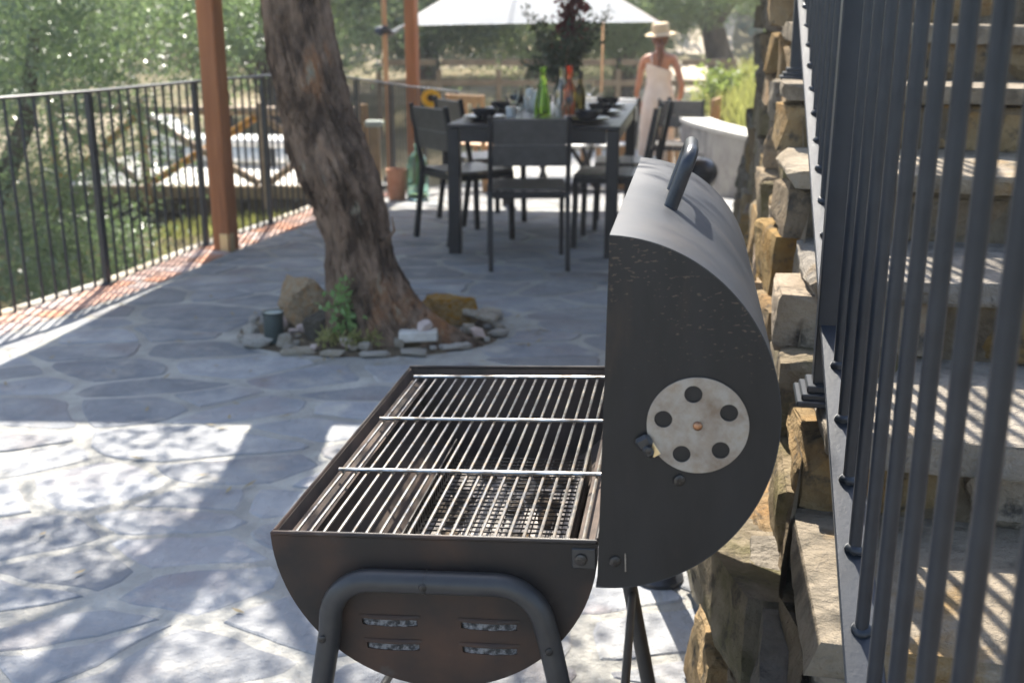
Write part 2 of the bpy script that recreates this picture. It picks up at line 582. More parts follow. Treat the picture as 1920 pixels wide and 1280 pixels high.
def plate_mesh(name, outline, holes, thick, m, bev=0.0):
    """flat plate with holes: points are (x, z); extruded along y by thick, facing -y"""
    cu = bpy.data.curves.new('tmp_plate', 'CURVE')
    cu.dimensions = '2D'
    cu.fill_mode = 'BOTH'
    cu.extrude = thick / 2
    cu.bevel_depth = bev
    for loop in [outline] + list(holes):
        sp = cu.splines.new('POLY')
        sp.points.add(len(loop) - 1)
        for i, (x, z) in enumerate(loop):
            sp.points[i].co = (x, z, 0, 1)
        sp.use_cyclic_u = True
    ob = bpy.data.objects.new('tmp_plate', cu)
    C.objects.link(ob)
    dg = bpy.context.evaluated_depsgraph_get()
    me = bpy.data.meshes.new_from_object(ob.evaluated_get(dg))
    bpy.data.objects.remove(ob)
    bpy.data.curves.remove(cu)
    me.name = name
    me.transform(Matrix.Rotation(PI / 2, 4, 'X'))
    me.materials.clear()
    me.materials.append(MATS[m])
    return me


def fbm(p, o=4, h=0.5):
    s, a = 0.0, 1.0
    for _ in range(o):
        s += a * noise.noise(p)
        p = p * 2.03
        a *= h
    return s


def rock_mesh(name, m, n=10, p=5.0, amp=0.16, freq=1.3, seed=0, strata=0.0, flat_top=0.0, chip=0.0):
    """rough block inside the unit cube (half size 1)"""
    bm = bmesh.new()
    bmesh.ops.create_cube(bm, size=2)
    bmesh.ops.subdivide_edges(bm, edges=bm.edges[:], cuts=n, use_grid_fill=True)
    off = Vector((seed * 13.7, seed * 7.1, seed * 3.3))
    planes = []
    rr = random.Random(seed + 5)
    for _ in range(int(chip)):
        d = Vector((rr.uniform(-1, 1), rr.uniform(-1, 1), rr.uniform(-1, 1))).normalized()
        planes.append((d, rr.uniform(.92, 1.18)))
    for v in bm.verts:
        c = v.co.copy()
        l = (abs(c.x) ** p + abs(c.y) ** p + abs(c.z) ** p) ** (1 / p)
        q = c / l
        for d, k in planes:
            e = q.dot(d) - k
            if e > 0:
                q -= d * e * .9
        nrm = q.normalized()
        dis = amp * fbm(q * freq + off, 4)
        if strata:
            dis += strata * (noise.noise(Vector((q.x * .8, q.y * .8, q.z * 5.0)) + off))
        q2 = q + nrm * dis
        if flat_top and q.z > .6:
            q2.z = q.z + (q2.z - q.z) * (1 - flat_top)
        v.co = q2
    for f in bm.faces:
        f.smooth = True
    me = bpy.data.meshes.new(name)
    bm.to_mesh(me)
    bm.free()
    me.materials.append(MATS[m])
    return me


def stone_mesh(name, m, dims, seed, amp=.012, freq=7.0, p=9.0, step=.022, plan=.02, chip=3):
    """rough quarried block, dims in metres, origin at its centre"""
    dx, dy, dz = dims
    n = [max(3, min(26, int(d / step))) for d in dims]
    off = Vector((seed * 3.71, seed * 1.93, seed * 5.17))
    rr = random.Random(seed)
    planes = []
    for _ in range(chip):
        d = Vector((rr.choice((-1, 1)) * rr.uniform(.2, 1), rr.choice((-1, 1)) * rr.uniform(.2, 1), rr.uniform(-1, 1))).normalized()
        planes.append((d, rr.uniform(.86, 1.02) * (abs(d.x) * dx + abs(d.y) * dy + abs(d.z) * dz) / 2))
    vid, V, F = {}, [], []

    def vert(k):
        if k in vid:
            return vid[k]
        c = Vector((2 * k[0] / n[0] - 1, 2 * k[1] / n[1] - 1, 2 * k[2] / n[2] - 1))
        l = (abs(c.x) ** p + abs(c.y) ** p + abs(c.z) ** p) ** (1 / p)
        c = c / l
        q = Vector((c.x * dx / 2, c.y * dy / 2, c.z * dz / 2))
        for d, e0 in planes:
            e = q.dot(d) - e0
            if e > 0:
                q = q - d * e
        w = q * freq + off
        nr = Vector((c.x ** 5, c.y ** 5, c.z ** 5))
        nr = nr.normalized() if nr.length > 1e-6 else Vector((0, 0, 1))
        ridge = 1 - 2 * abs(noise.noise(Vector((w.x * .7, w.y * .7, w.z * 1.6))))
        q = q + nr * (amp * fbm(w, 4, .55) + amp * .5 * ridge)
        lat = Vector((noise.noise(Vector((q.x * 3.1, q.y * 3.1, 1.5)) + off), noise.noise(Vector((q.x * 3.1, q.y * 3.1, 8.5)) + off), 0)) * plan
        q = q + lat
        vid[k] = len(V)
        V.append(tuple(q))
        return vid[k]
    for ax in range(3):
        a, b = [j for j in range(3) if j != ax]
        for side in (0, n[ax]):
            for i in range(n[a]):
                for j in range(n[b]):
                    q = []
                    for (u, w_) in ((0, 0), (1, 0), (1, 1), (0, 1)):
                        k = [0, 0, 0]
                        k[ax], k[a], k[b] = side, i + u, j + w_
                        q.append(vert(tuple(k)))
                    if (side == 0) != (ax == 1):
                        q.reverse()
                    F.append(q)
    me = np_mesh(name, np.array(V), np.array(F), m, True)
    me.set_sharp_from_angle(angle=R(32))
    return me


def hull_mesh(name, m, dims, seed, npts=20, lo=.78, amp=.007, freq=13.0, cuts=3, ck=(.70, .97)):
    """broken rock: convex hull of scattered points, its faces roughened; dims in metres"""
    rr = random.Random(seed * 7 + 1)
    bm = bmesh.new()
    for i in range(npts):
        c = [rr.uniform(-.96, .96) for _ in range(3)]
        ax = i % 3
        c[ax] = (1 if (i // 3) % 2 else -1) * rr.uniform(lo, 1.0)
        bm.verts.new((c[0] * dims[0] / 2, c[1] * dims[1] / 2, c[2] * dims[2] / 2))
    for sx in (-1, 1):
        for sy in (-1, 1):
            for sz in (-1, 1):
                k = rr.uniform(*ck)
                bm.verts.new((sx * k * dims[0] / 2, sy * rr.uniform(*ck) * dims[1] / 2, sz * rr.uniform(*ck) * dims[2] / 2))
    h = bmesh.ops.convex_hull(bm, input=bm.verts[:])
    dead = list({e for e in h['geom_interior'] + h['geom_unused'] if isinstance(e, bmesh.types.BMVert) and e.is_valid})
    bmesh.ops.delete(bm, geom=dead, context='VERTS')
    bmesh.ops.triangulate(bm, faces=bm.faces[:])
    bmesh.ops.subdivide_edges(bm, edges=bm.edges[:], cuts=cuts, use_grid_fill=True)
    bmesh.ops.recalc_face_normals(bm, faces=bm.faces[:])
    bm.normal_update()
    off = Vector((seed * 3.7, seed * 1.9, seed * 5.1))
    mv = []
    for v in bm.verts:
        w = v.co * freq + off
        d = amp * fbm(w, 4, .6) + amp * .3 * noise.noise(Vector((v.co.x * 6, v.co.y * 6, v.co.z * 45)) + off)
        mv.append(v.normal * d)
    for v, d in zip(bm.verts, mv):
        v.co += d
    me = bpy.data.meshes.new(name)
    bm.to_mesh(me)
    bm.free()
    me.polygons.foreach_set('use_smooth', np.ones(len(me.polygons), dtype=bool))
    me.set_sharp_from_angle(angle=R(24))
    me.materials.append(MATS[m])
    return me


def circ(cx, cz, r, n=32, a0=0.0, a1=2 * PI, rz=None):
    rz = rz or r
    full = abs(a1 - a0 - 2 * PI) < 1e-6
    k = n if full else n + 1
    return [(cx + r * math.cos(a0 + (a1 - a0) * i / n), cz + rz * math.sin(a0 + (a1 - a0) * i / n)) for i in range(k)]


def lerp_path(tab, y):
    return float(np.interp(y, [t[0] for t in tab], [t[1] for t in tab]))


# ------------------------------------------------------------------ lie of the land
EDGE = [(-6, -6.0), (0, -4.6), (3, -3.4), (4.4, -2.75), (5.12, -2.45), (5.75, -2.21), (6.77, -1.99), (7.63, -1.73), (8.29, -1.56), (9.5, -1.40), (11.0, -1.07), (12.3, -0.63), (13.5, -0.25), (16.6, -.2)]


def xl(y):
    return lerp_path(EDGE, y)


def xr(y):
    return 0.30 + (min(y, 9.0) - 1.6) * 0.222


def gz(y):
    return -0.095 * max(0.0, min(y, 13.2) - 8.5)


def stair_z(y):
    return 0.547 + (y - 1.235) * 0.392


def terr(x, y):
    e = xl(max(-6, min(16.5, y)))
    r = xr(y)
    if y > 16.6 or (y > 13.0 and (x < e or x > r + .25)):
        base = -0.5 + 0.055 * (y - 13) if y < 30 else 0.43 + 0.42 * (y - 30)
        if y > 16.6:
            base = max(base, -.43)
        base = min(base, 13.5)
        if x < -2.0:
            base -= min(2.2, .22 * (-2 - x)) * max(0, 1 - max(0, y - 16) / 14)
        if x > 1.95:
            base += (.85 + min(6.0, .55 * (x - 1.95))) * max(0, 1 - max(0, y - 13.2) / 3.0)
    elif x < e:
        d = e - x
        base = -0.42 - .30 * max(0, min(5.0, 9.8 - y)) - .10 * min(d, 4) - .12 * max(0, d - 6)
        if y > 9.8:
            base = -0.42 - .06 * min(d, 4)
    elif x > r + .25:
        if y > 6.8:
            base = .35 + .55 * (x - r - .25)
        elif x < 2.6:
            base = -.35
        else:
            base = stair_z(y) - .25 + .25 * (x - 2.6)
        base = min(base, 7 + .1 * x)
    else:
        base = gz(y) - .30
    return base + .05 * noise.noise(Vector((x * .6, y * .6, 0))) * min(1, max(0, abs(y - 8) / 8 + .2))


gx = np.concatenate([-np.geomspace(150, 9, 26), np.linspace(-8.6, 8.6, 60), np.geomspace(9, 150, 26)])
gy = np.concatenate([-np.geomspace(60, 7, 10), np.linspace(-6.5, 18, 76), np.geomspace(18.6, 160, 44)])
tv = [(x, y, terr(x, y)) for y in gy for x in gx]
nx_ = len(gx)
tf = [(j * nx_ + i, j * nx_ + i + 1, (j + 1) * nx_ + i + 1, (j + 1) * nx_ + i) for j in range(len(gy) - 1) for i in range(nx_ - 1)]
ground = link('ground', np_mesh('ground', np.array(tv), np.array(tf), 'grass_ground', True))
tag(ground, 'dry grassy hillside ground around and below the paved terrace', 'ground', kind='structure')

# ------------------------------------------------------------------ terrace: mortar bed, flagstones, brick edging
BED_C, BED_A, BED_B = Vector((-0.63, 4.76)), 0.63, 0.41
ys = list(np.arange(-5, 16.61, 0.2))
tm = MB()
NXS = 24
vs, fs = [], []
for y in ys:
    a, b = xl(y) - .02, xr(y) + .35
    for i in range(NXS + 1):
        x = a + (b - a) * i / NXS
        vs.append((x, y, gz(y) - .0026))
for j in range(len(ys) - 1):
    for i in range(NXS):
        k = j * (NXS + 1) + i
        fs.append((k, k + 1, k + NXS + 2, k + NXS + 1))
base = len(vs)
for y in ys:                                       # outer face of the terrace edge
    vs.append((xl(y) - .02, y, -1.9))
for j in range(len(ys) - 1):
    fs.append((j * (NXS + 1), (j + 1) * (NXS + 1), base + j + 1, base + j))
terrace = link('terrace', np_mesh('terrace', np.array(vs), np.array(fs), 'mortar'))
tag(terrace, 'crazy-paved terrace of blue-grey flagstones set in pale mortar', 'terrace', kind='structure')


def clip(poly, p, n):
    """keep the side where (q-p).n <= 0"""
    out = []
    for i in range(len(poly)):
        a, b = poly[i], poly[(i + 1) % len(poly)]
        da, db = (a - p).dot(n), (b - p).dot(n)
        if da <= 0:
            out.append(a)
        if da * db < 0:
            out.append(a + (b - a) * (da / (da - db)))
    return out


sites = []
rs = random.Random(11)
j = 0
y = 0.6
while y < 16.2:
    x = xl(y) + .15 + (j % 2) * .22
    while x < xr(y) + .30:
        if rs.random() > .05:
            sites.append(Vector((x + rs.uniform(-.17, .17), y + rs.uniform(-.115, .115))))
        x += rs.uniform(.25, .54)
    y += .238
    j += 1
stones = []
for i, s in enumerate(sites):
    poly = [s + Vector(q) for q in ((-.7, -.6), (.7, -.6), (.7, .6), (-.7, .6))]
    for k, t in enumerate(sites):
        if k == i or (t - s).length > 1.3:
            continue
        d = (t - s)
        n = Vector((d.x / 1.7, d.y * 1.7)).normalized()
        gap = .010 + .020 * abs(noise.noise(Vector((s.x + t.x, s.y + t.y, 3.3)) * 2.1)) * 2
        poly = clip(poly, s + d / 2 - n * gap, n)
        if len(poly) < 3:
            break
    if len(poly) < 3:
        continue
    # clip by brick band and wall
    for side in (-1, 1):
        yy = s.y
        p0 = Vector((xl(yy) + .335, yy)) if side < 0 else Vector((xr(yy) + .33, yy))
        p1 = Vector((xl(yy + .3) + .335, yy + .3)) if side < 0 else Vector((xr(yy + .3) + .33, yy + .3))
        t = (p1 - p0).normalized()
        n = Vector((-t.y, t.x)) if side < 0 else Vector((t.y, -t.x))
        poly = clip(poly, p0, n)
        if len(poly) < 3:
            break
    if len(poly) < 3:
        continue
    # rough outline
    out = []
    for a in range(len(poly)):
        p, q = poly[a], poly[(a + 1) % len(poly)]
        L_ = (q - p).length
        m_ = max(1, int(L_ / .045))
        for b in range(m_):
            pt = p + (q - p) * (b / m_)
            w = .016 * Vector((noise.noise(Vector((pt.x * 8, pt.y * 8, 0))), noise.noise(Vector((pt.x * 8, pt.y * 8, 9))))) + .006 * Vector((noise.noise(Vector((pt.x * 31, pt.y * 31, 0))), noise.noise(Vector((pt.x * 31, pt.y * 31, 9)))))
            pt = pt + w
            if b == 0:
                cen = sum(poly, Vector((0, 0))) / len(poly)
                pt = pt + (cen - pt) * .05
            e = Vector(((pt.x - BED_C.x) / BED_A, (pt.y - BED_C.y) / BED_B))
            if e.length < 1.03:
                e = e.normalized() * 1.03 if e.length > 1e-4 else Vector((1.03, 0))
                pt = Vector((BED_C.x + e.x * BED_A, BED_C.y + e.y * BED_B))
            out.append(pt)
    es = Vector(((s.x - BED_C.x) / BED_A, (s.y - BED_C.y) / BED_B))
    if es.length < .93:
        continue
    ar = sum(out[i].cross(out[(i + 1) % len(out)]) for i in range(len(out))) / 2 if hasattr(out[0], 'cross') else 1
    if ar < .004:
        continue
    stones.append((s, out))


def stone_geo(s, out, mb, c0):
    cen = sum(out, Vector((0, 0))) / len(out)
    dz = rs.uniform(-.0015, .0035)
    tx, ty = rs.uniform(-.004, .004), rs.uniform(-.004, .004)

    def z(p, o):
        return gz(p.y) + o + dz + tx * (p.x - cen.x) + ty * (p.y - cen.y) - c0.z
    n = len(out)
    v = [(p.x - c0.x, p.y - c0.y, gz(p.y) - .02 - c0.z) for p in out]
    v += [(p.x - c0.x, p.y - c0.y, z(p, -.0030)) for p in out]
    inn = [p + (cen - p).normalized() * min(.007, (cen - p).length * .3) for p in out]
    v += [(p.x - c0.x, p.y - c0.y, z(p, 0)) for p in inn]
    f = []
    for r_ in (0, 1):
        for i in range(n):
            k = (i + 1) % n
            f.append((r_ * n + i, r_ * n + k, (r_ + 1) * n + k, (r_ + 1) * n + i))
    f.append(tuple(2 * n + i for i in range(n)))
    mb.add(v, f)


far_mb = MB()
nst = 0
for s, out in stones:
    if s.y < 9.3 and s.y > .9 and nst < 300:
        m_ = MB()
        c0 = Vector((s.x, s.y, gz(s.y)))
        stone_geo(s, out, m_, c0)
        m_.build('flagstone', 'flagstone', terrace, loc=c0)
        nst += 1
    else:
        stone_geo(s, out, far_mb, Vector((0, 0, 0)))
fo = far_mb.build('flagstone_field', 'flagstone', terrace)
fo['kind'] = 'stuff'

# brick edging: two courses of terracotta and a pale kerb stone outside
edging = empty('brick_edging', (0, 0, 0), 0, 'terracotta brick edging with a pale kerb along the terrace rim under the railing', 'edging')
tag(edging, kind='structure')
brick = MB().box((0, 0, 0), (.118, .118, .05), bev=.006).mesh('brick', 'terracotta')
kerb = MB().box((0, 0, 0), (.07, .30, .06), bev=.010).mesh('kerb_stone', 'pale_stone')


def walk(path_fn, y0, y1, step):
    """points spaced by step along x = path_fn(y)"""
    pts, acc, last = [], 0.0, None
    y = y0
    while y <= y1:
        p = Vector((path_fn(y), y))
        if last is None:
            pts.append((p, y))
        else:
            acc += (p - last).length
            if acc >= step:
                acc -= step
                pts.append((p, y))
        last = p
        y += .004
    return pts


def heading(y):
    d = Vector((xl(y + .15) - xl(y - .15), .3))
    return math.atan2(d.x, d.y)


for row, off in enumerate((.115, .243)):
    for p, y in walk(xl, 4.0, 10.6, .127):
        h = heading(y)
        nrm = Vector((math.cos(h), -math.sin(h)))
        q = p + nrm * off
        link('brick', brick, edging, (q.x, q.y, gz(y) - .022 + rs.uniform(-.002, .002)), (0, 0, -h + rs.uniform(-.02, .02)))
for p, y in walk(xl, 3.9, 10.8, .306):
    h = heading(y)
    nrm = Vector((math.cos(h), -math.sin(h)))
    q = p + nrm * .012
    link('kerb_stone', kerb, edging, (q.x, q.y, gz(y) - .018), (0, 0, -h))

# planting pit round the tree
pit = MB()
n = 48
v = [(BED_C.x, BED_C.y, .03)]
for k in range(1, 7):
    for a in range(n):
        t = 2 * PI * a / n
        r_ = k / 6 * 1.06
        zz = .028 * (1 - (k / 6) ** 2) - .004 + .010 * noise.noise(Vector((math.cos(t) * r_ * 4, math.sin(t) * r_ * 4, 1)))
        if k == 6:
            zz = -.012
        v.append((BED_C.x + BED_A * r_ * math.cos(t), BED_C.y + BED_B * r_ * math.sin(t), zz))
f = [(0, 1 + a, 1 + (a + 1) % n) for a in range(n)]
for k in range(5):
    for a in range(n):
        b = (a + 1) % n
        f.append((1 + k * n + a, 1 + (k + 1) * n + a, 1 + (k + 1) * n + b, 1 + k * n + b))
pit.add(v, f)
po = pit.build('planting_bed', 'soil', None, True)
tag(po, 'oval earth planting bed left open in the paving round the tree', 'soil bed', kind='structure')

# ------------------------------------------------------------------ staircase of rough stone on the right
AZ = R(11.0)
SU = Vector((math.sin(AZ), math.cos(AZ), 0))          # up the stairs (plan)
SW = Vector((math.cos(AZ), -math.sin(AZ), 0))         # across, to the right
STEP_RUN, STEP_RISE = 0.400, 0.157
S0 = Vector((0.54, 1.235, 0.547))                     # a point on the nosing of step 0
stairs = empty('stone_staircase', (S0.x, S0.y, 0), -AZ, 'rough stone staircase climbing away behind the dark railing', 'staircase')
# local frame of the stairs: x across, y up the flight; origin under the nosing of step 0
rk = random.Random(3)


def face_x(z):
    # battered wall face: leans out to the left towards the ground
    return -.140 - .13 * max(0.0, 1 - z / 1.0)


core = MB()
for k in range(-4, 10):
    yy = k * STEP_RUN
    zt = S0.z + k * STEP_RISE - .05
    if zt < .02:
        continue
    core.box((1.075, yy + STEP_RUN / 2 + .042, zt / 2 - .15), (2.33, STEP_RUN, zt + .3))
core.build('earth_core', 'soil', stairs)
mat('bedding', (0.16, 0.125, 0.085), (0.25, 0.20, 0.14), 12, rough=0.95, bump=1.0, bscale=60, bdist=.02, spec=.1, bump2=.8, bscale2=20, bdist2=.03)
bv, bf = [], []
NB, NZ = 66, 22
for i in range(NB + 1):
    y = -1.2 + 6.4 * i / NB
    top = max(.05, S0.z + math.floor((y + .02) / STEP_RUN) * STEP_RISE - .07)
    for j in range(NZ + 1):
        z = top * j / NZ
        bv.append((face_x(z) + .045 + .022 * fbm(Vector((y * 9, z * 9, 2.2)), 3), y, z))
bf = [(i * (NZ + 1) + j, (i + 1) * (NZ + 1) + j, (i + 1) * (NZ + 1) + j + 1, i * (NZ + 1) + j + 1) for i in range(NB) for j in range(NZ)]
link('bedding', np_mesh('bedding', np.array(bv), np.array(bf), 'bedding', True), stairs)
sd = 0
for k in range(-4, 10):
    yy = k * STEP_RUN
    zt = S0.z + k * STEP_RISE
    if zt < .03:
        continue
    fine = .016 if -1 <= k <= 3 else .03
    x = -.15 + rk.uniform(-.03, .03)
    while x < 1.7:                                     # tread slabs
        w = rk.uniform(.50, .95)
        sd += 1
        th_ = rk.uniform(.042, .058)
        link('tread_stone', hull_mesh('tread_stone', 'slate_tread', (w + .004, .46 + rk.uniform(-.02, .03), th_), sd, 46, .93, .0045, 11, 7 if k < 4 else 3, (.90, .99)), stairs,
             (x + w / 2, yy + .222, zt - th_ / 2 + rk.uniform(-.008, .006)), (rk.uniform(-.025, .025), rk.uniform(-.02, .02), rk.uniform(-.03, .03)))
        x += w
    x = -.155 + rk.uniform(-.03, .02)
    while x < 1.7:                                     # riser blocks under them
        w = rk.uniform(.26, .60)
        sd += 1
        link('riser_stone', hull_mesh('riser_stone', 'step_rock', (w + .01, .27, .125), sd, 34, .88, .008, 13, 4 if k < 4 else 2), stairs,
             (x + w / 2, yy + .155 + rk.uniform(-.012, .012), zt - .104), (rk.uniform(-.03, .03), rk.uniform(-.03, .03), rk.uniform(-.05, .05)))
        x += w
# side wall facing the terrace: courses of rough stones under the ends of the steps
zc = .07
while zc < 2.0:
    y = -1.2 + rk.uniform(0, .2)
    hh = rk.uniform(.11, .17)
    while y < 5.4:
        w = rk.uniform(.18, .46)
        top = S0.z + math.floor((y + w * .3) / STEP_RUN) * STEP_RISE - .055
        if zc + hh * .4 < top:
            sd += 1
            h2 = min(hh, (top - zc) * 2)
            near = y < 2.2
            dxx = rk.uniform(.20, .30)
            link('wall_stone', hull_mesh('wall_stone', rk.choice(('step_rock', 'step_rock', 'moss_stone')), (dxx, w * 1.06, h2 * 1.10), sd, 20, .80, .009, 12, 4 if near else 2), stairs,
                 (face_x(zc) + dxx / 2 + rk.uniform(-.035, .02), y + w / 2, zc),
                 (rk.uniform(-.10, .10), rk.uniform(-.10, .10), rk.uniform(-.12, .12)))
        y += w
    zc += hh
# loose boulders at the foot of the wall and a big slab under the near step
for (lx, ly, lz, sx, sy, sz, rz, m_) in ((-.13, .50, .34, .34, .46, .17, .25, 'moss_stone'), (-.10, .10, .26, .36, .40, .18, -.2, 'step_rock'), (-.19, 1.05, .12, .24, .36, .24, .3, 'moss_stone'),
                                      (-.18, .60, .12, .28, .36, .20, .1, 'step_rock'), (-.17, 1.55, .22, .22, .40, .26, .2, 'step_rock'), (-.10, 1.45, .52, .24, .34, .24, -.2, 'moss_stone')):
    sd += 1
    link('boulder', hull_mesh('boulder', m_, (sx, sy, sz), sd, 22, .75, .012, 9, 6), stairs, (lx, ly, lz), (rk.uniform(-.12, .12), rk.uniform(-.12, .12), rz))

# ------------------------------------------------------------------ stair railing
PITCH = 0.13
RD = Vector((0.178, 0.914, 0.365)).normalized()
P0 = Vector((0.426, 1.184, 0.615))
srail = empty('stair_railing', (P0.x, P0.y, P0.z), 0, 'dark metal balustrade of round bars sloping up the stone stairs', 'railing')
n_lo, n_hi = -8, 22


def on_rail(k):
    return RD * (k * PITCH)


rotm = RD.to_track_quat('Y', 'Z').to_matrix()
mid = (on_rail(n_lo) + on_rail(n_hi)) / 2
lenr = (on_rail(n_hi) - on_rail(n_lo)).length
MB().box(mid - Vector((0, 0, .006)), (.046, lenr, .010), rotm, .0015).build('bottom_rail', 'rail_iron', srail)
MB().box(mid + Vector((0, 0, .93)), (.050, lenr, .012), rotm, .002).build('top_rail', 'rail_iron', srail)
balus = MB().tube([(0, 0, -.004), (0, 0, .93)], .0083, 14).mesh('baluster', 'rail_iron', True, 40)
weld = MB().lathe([(.0135, -.003), (.0130, .002), (.0098, .007)], 12).mesh('weld_bead', 'rail_iron', True)
POSTS = (-7, 5, 17)
for k in range(n_lo, n_hi + 1):
    if k in POSTS:
        continue
    p = on_rail(k)
    b_ = link('baluster', balus, srail, p, (0, 0, rk.uniform(0, 6)))
    link('weld_bead', weld, b_, (0, 0, 0), (R(-21), 0, 0))
for k in POSTS:
    p = on_rail(k) + Vector((-.006, 0, 0))
    yl = (P0 + p - S0).dot(SU)
    zb = S0.z + math.floor(yl / STEP_RUN) * STEP_RISE - (P0.z + p.z) + .004
    po = MB().box(p + Vector((0, 0, (.93 + zb) / 2)), (.044, .040, .93 - zb), Matrix.Rotation(-AZ, 3, 'Z'), .002).build('post', 'rail_iron', srail)
    bb = MB()
    for w_, z0, z1 in ((.098, 0, .010), (.082, .010, .020), (.064, .020, .032)):
        bb.box(p + Vector((0, 0, zb + (z0 + z1) / 2)), (w_, w_ * 1.1, z1 - z0), Matrix.Rotation(-AZ, 3, 'Z'), .002)
    bb.build('post_base', 'rail_iron', po)

# ------------------------------------------------------------------ curved railing along the terrace rim
lrail = empty('terrace_railing', (0, 0, 0), 0, 'curved dark metal railing with slim vertical bars along the terrace rim', 'railing')
RH = 1.0
off_r = .05
trp = []
for p, y in walk(xl, 3.4, 12.32, .15):
    h = heading(y)
    trp.append((p.x + math.cos(h) * off_r, y - math.sin(h) * off_r, gz(y) + RH))
tr = MB()
vv, ff = [], []
for i, p in enumerate(trp):
    h = heading(p[1])
    a = Vector((math.cos(h), -math.sin(h), 0)) * .021
    p = Vector(p)
    for q in range(12):
        an = 2 * PI * q / 12
        vv.append(p + a * math.cos(an) + Vector((0, 0, .006 + .009 * math.sin(an))))
for i in range(len(trp) - 1):
    for k in range(12):
        ff.append((i * 12 + k, i * 12 + (k + 1) % 12, (i + 1) * 12 + (k + 1) % 12, (i + 1) * 12 + k))
ff += [tuple(range(12))[::-1], tuple(len(vv) - 12 + k for k in range(12))]
tr.add(vv, ff)
tr.build('top_rail', 'black_iron', lrail, True, 60)
lb = MB().tube([(0, 0, -.03), (0, 0, RH)], .0080, 8).mesh('baluster', 'black_iron', True, 40)
lp = MB().box((0, 0, RH / 2 - .015), (.030, .036, RH + .03), bev=.002).mesh('post', 'black_iron')
lfoot = MB().box((0, 0, .005), (.075, .085, .010), bev=.002).mesh('foot_plate', 'black_iron')
PY = [4.75, 5.75, 6.77, 7.63, 8.55, 9.55, 10.5, 11.4, 12.3]
seq = walk(xl, 3.45, 12.3, .092)
pidx = [min(range(len(seq)), key=lambda i: abs(seq[i][1] - q)) for q in PY]
for i, (p, y) in enumerate(seq):
    h = heading(y)
    q = (p.x + math.cos(h) * off_r, y - math.sin(h) * off_r, gz(y))
    if i in pidx:
        o = link('post', lp, lrail, q, (0, 0, -h))
        link('foot_plate', lfoot, o)
    else:
        link('baluster', lb, lrail, q)

# ------------------------------------------------------------------ pergola (its roof is above the picture and shades the terrace)
perg = empty('pergola', (-1.77, 6.6, 0), 0, 'red-brown timber pergola with square posts beside the curved railing', 'pergola')
PO = Vector((-1.77, 6.6, 0))


def pbar(name, a, b, w, h, m='pergola_wood', par=perg, bev=.006):
    return MB().bar(Vector(a) - PO, Vector(b) - PO, w, h, bev).build(name, m, par)


def ppost(x, y, s, rz):
    zb = gz(y)
    m_ = MB().box((0, 0, 1.18), (s, s, 2.36), bev=.008)
    o = m_.build('post', 'pergola_wood', perg, loc=(x - PO.x, y - PO.y, zb), rot=(0, 0, rz))
    br = MB().box((s / 2 + .004, -s * .25, .055), (.006, s * .42, .11), bev=.001).box((s * .22, -s / 2 - .004, .055), (s * .5, .006, .11), bev=.001)
    br.build('bracket', 'brass', o)
    return o


ppost(-1.765, 6.66, .115, R(-18))
ppost(-1.02, 11.55, .115, R(-14))
ppost(2.30, 6.2, .115, R(-10))
ppost(2.75, 11.2, .115, R(-10))
RZ = 2.42
pbar('beam', (-1.87, 5.75, RZ - .07), (-.93, 12.0, RZ - .07), .10, .14)
pbar('beam', (2.22, 5.7, RZ - .07), (2.80, 12.0, RZ - .07), .10, .14)
for i in range(9):
    t = i / 8
    y = 5.85 + t * 4.4
    xa = -2.36 + t * .92
    pbar('rafter', (xa, y, RZ + .05), (2.6 + .4 * t, y - .3, RZ + .05), .06, .09)
roof = MB()
left = [(-2.42, 5.72), (-2.30, 6.4), (-1.98, 8.55), (-1.66, 9.75), (-1.50, 10.30)]
rv = []
for (x, y) in left:
    for i in range(9):
        rv.append(Vector((x + (2.75 - x) * i / 8, y - .18 * i / 8, RZ + .115)) - PO)
rf = [(j * 9 + i, j * 9 + i + 1, (j + 1) * 9 + i + 1, (j + 1) * 9 + i) for j in range(4) for i in range(8)]
nb = len(rv)
rv2 = [v_ - Vector((0, 0, .02)) for v_ in rv]
roof.add(rv + rv2, rf + [tuple(nb + i for i in reversed(q)) for q in rf] +
         [(i, i + 1, nb + i + 1, nb + i) for i in range(8)] + [(36 + i + 1, 36 + i, nb + 36 + i, nb + 36 + i + 1) for i in range(8)] +
         [(j * 9, nb + j * 9, nb + (j + 1) * 9, (j + 1) * 9) for j in range(4)] + [(j * 9 + 8, (j + 1) * 9 + 8, nb + (j + 1) * 9 + 8, nb + j * 9 + 8) for j in range(4)])
roof.build('reed_roof', 'reed', perg)

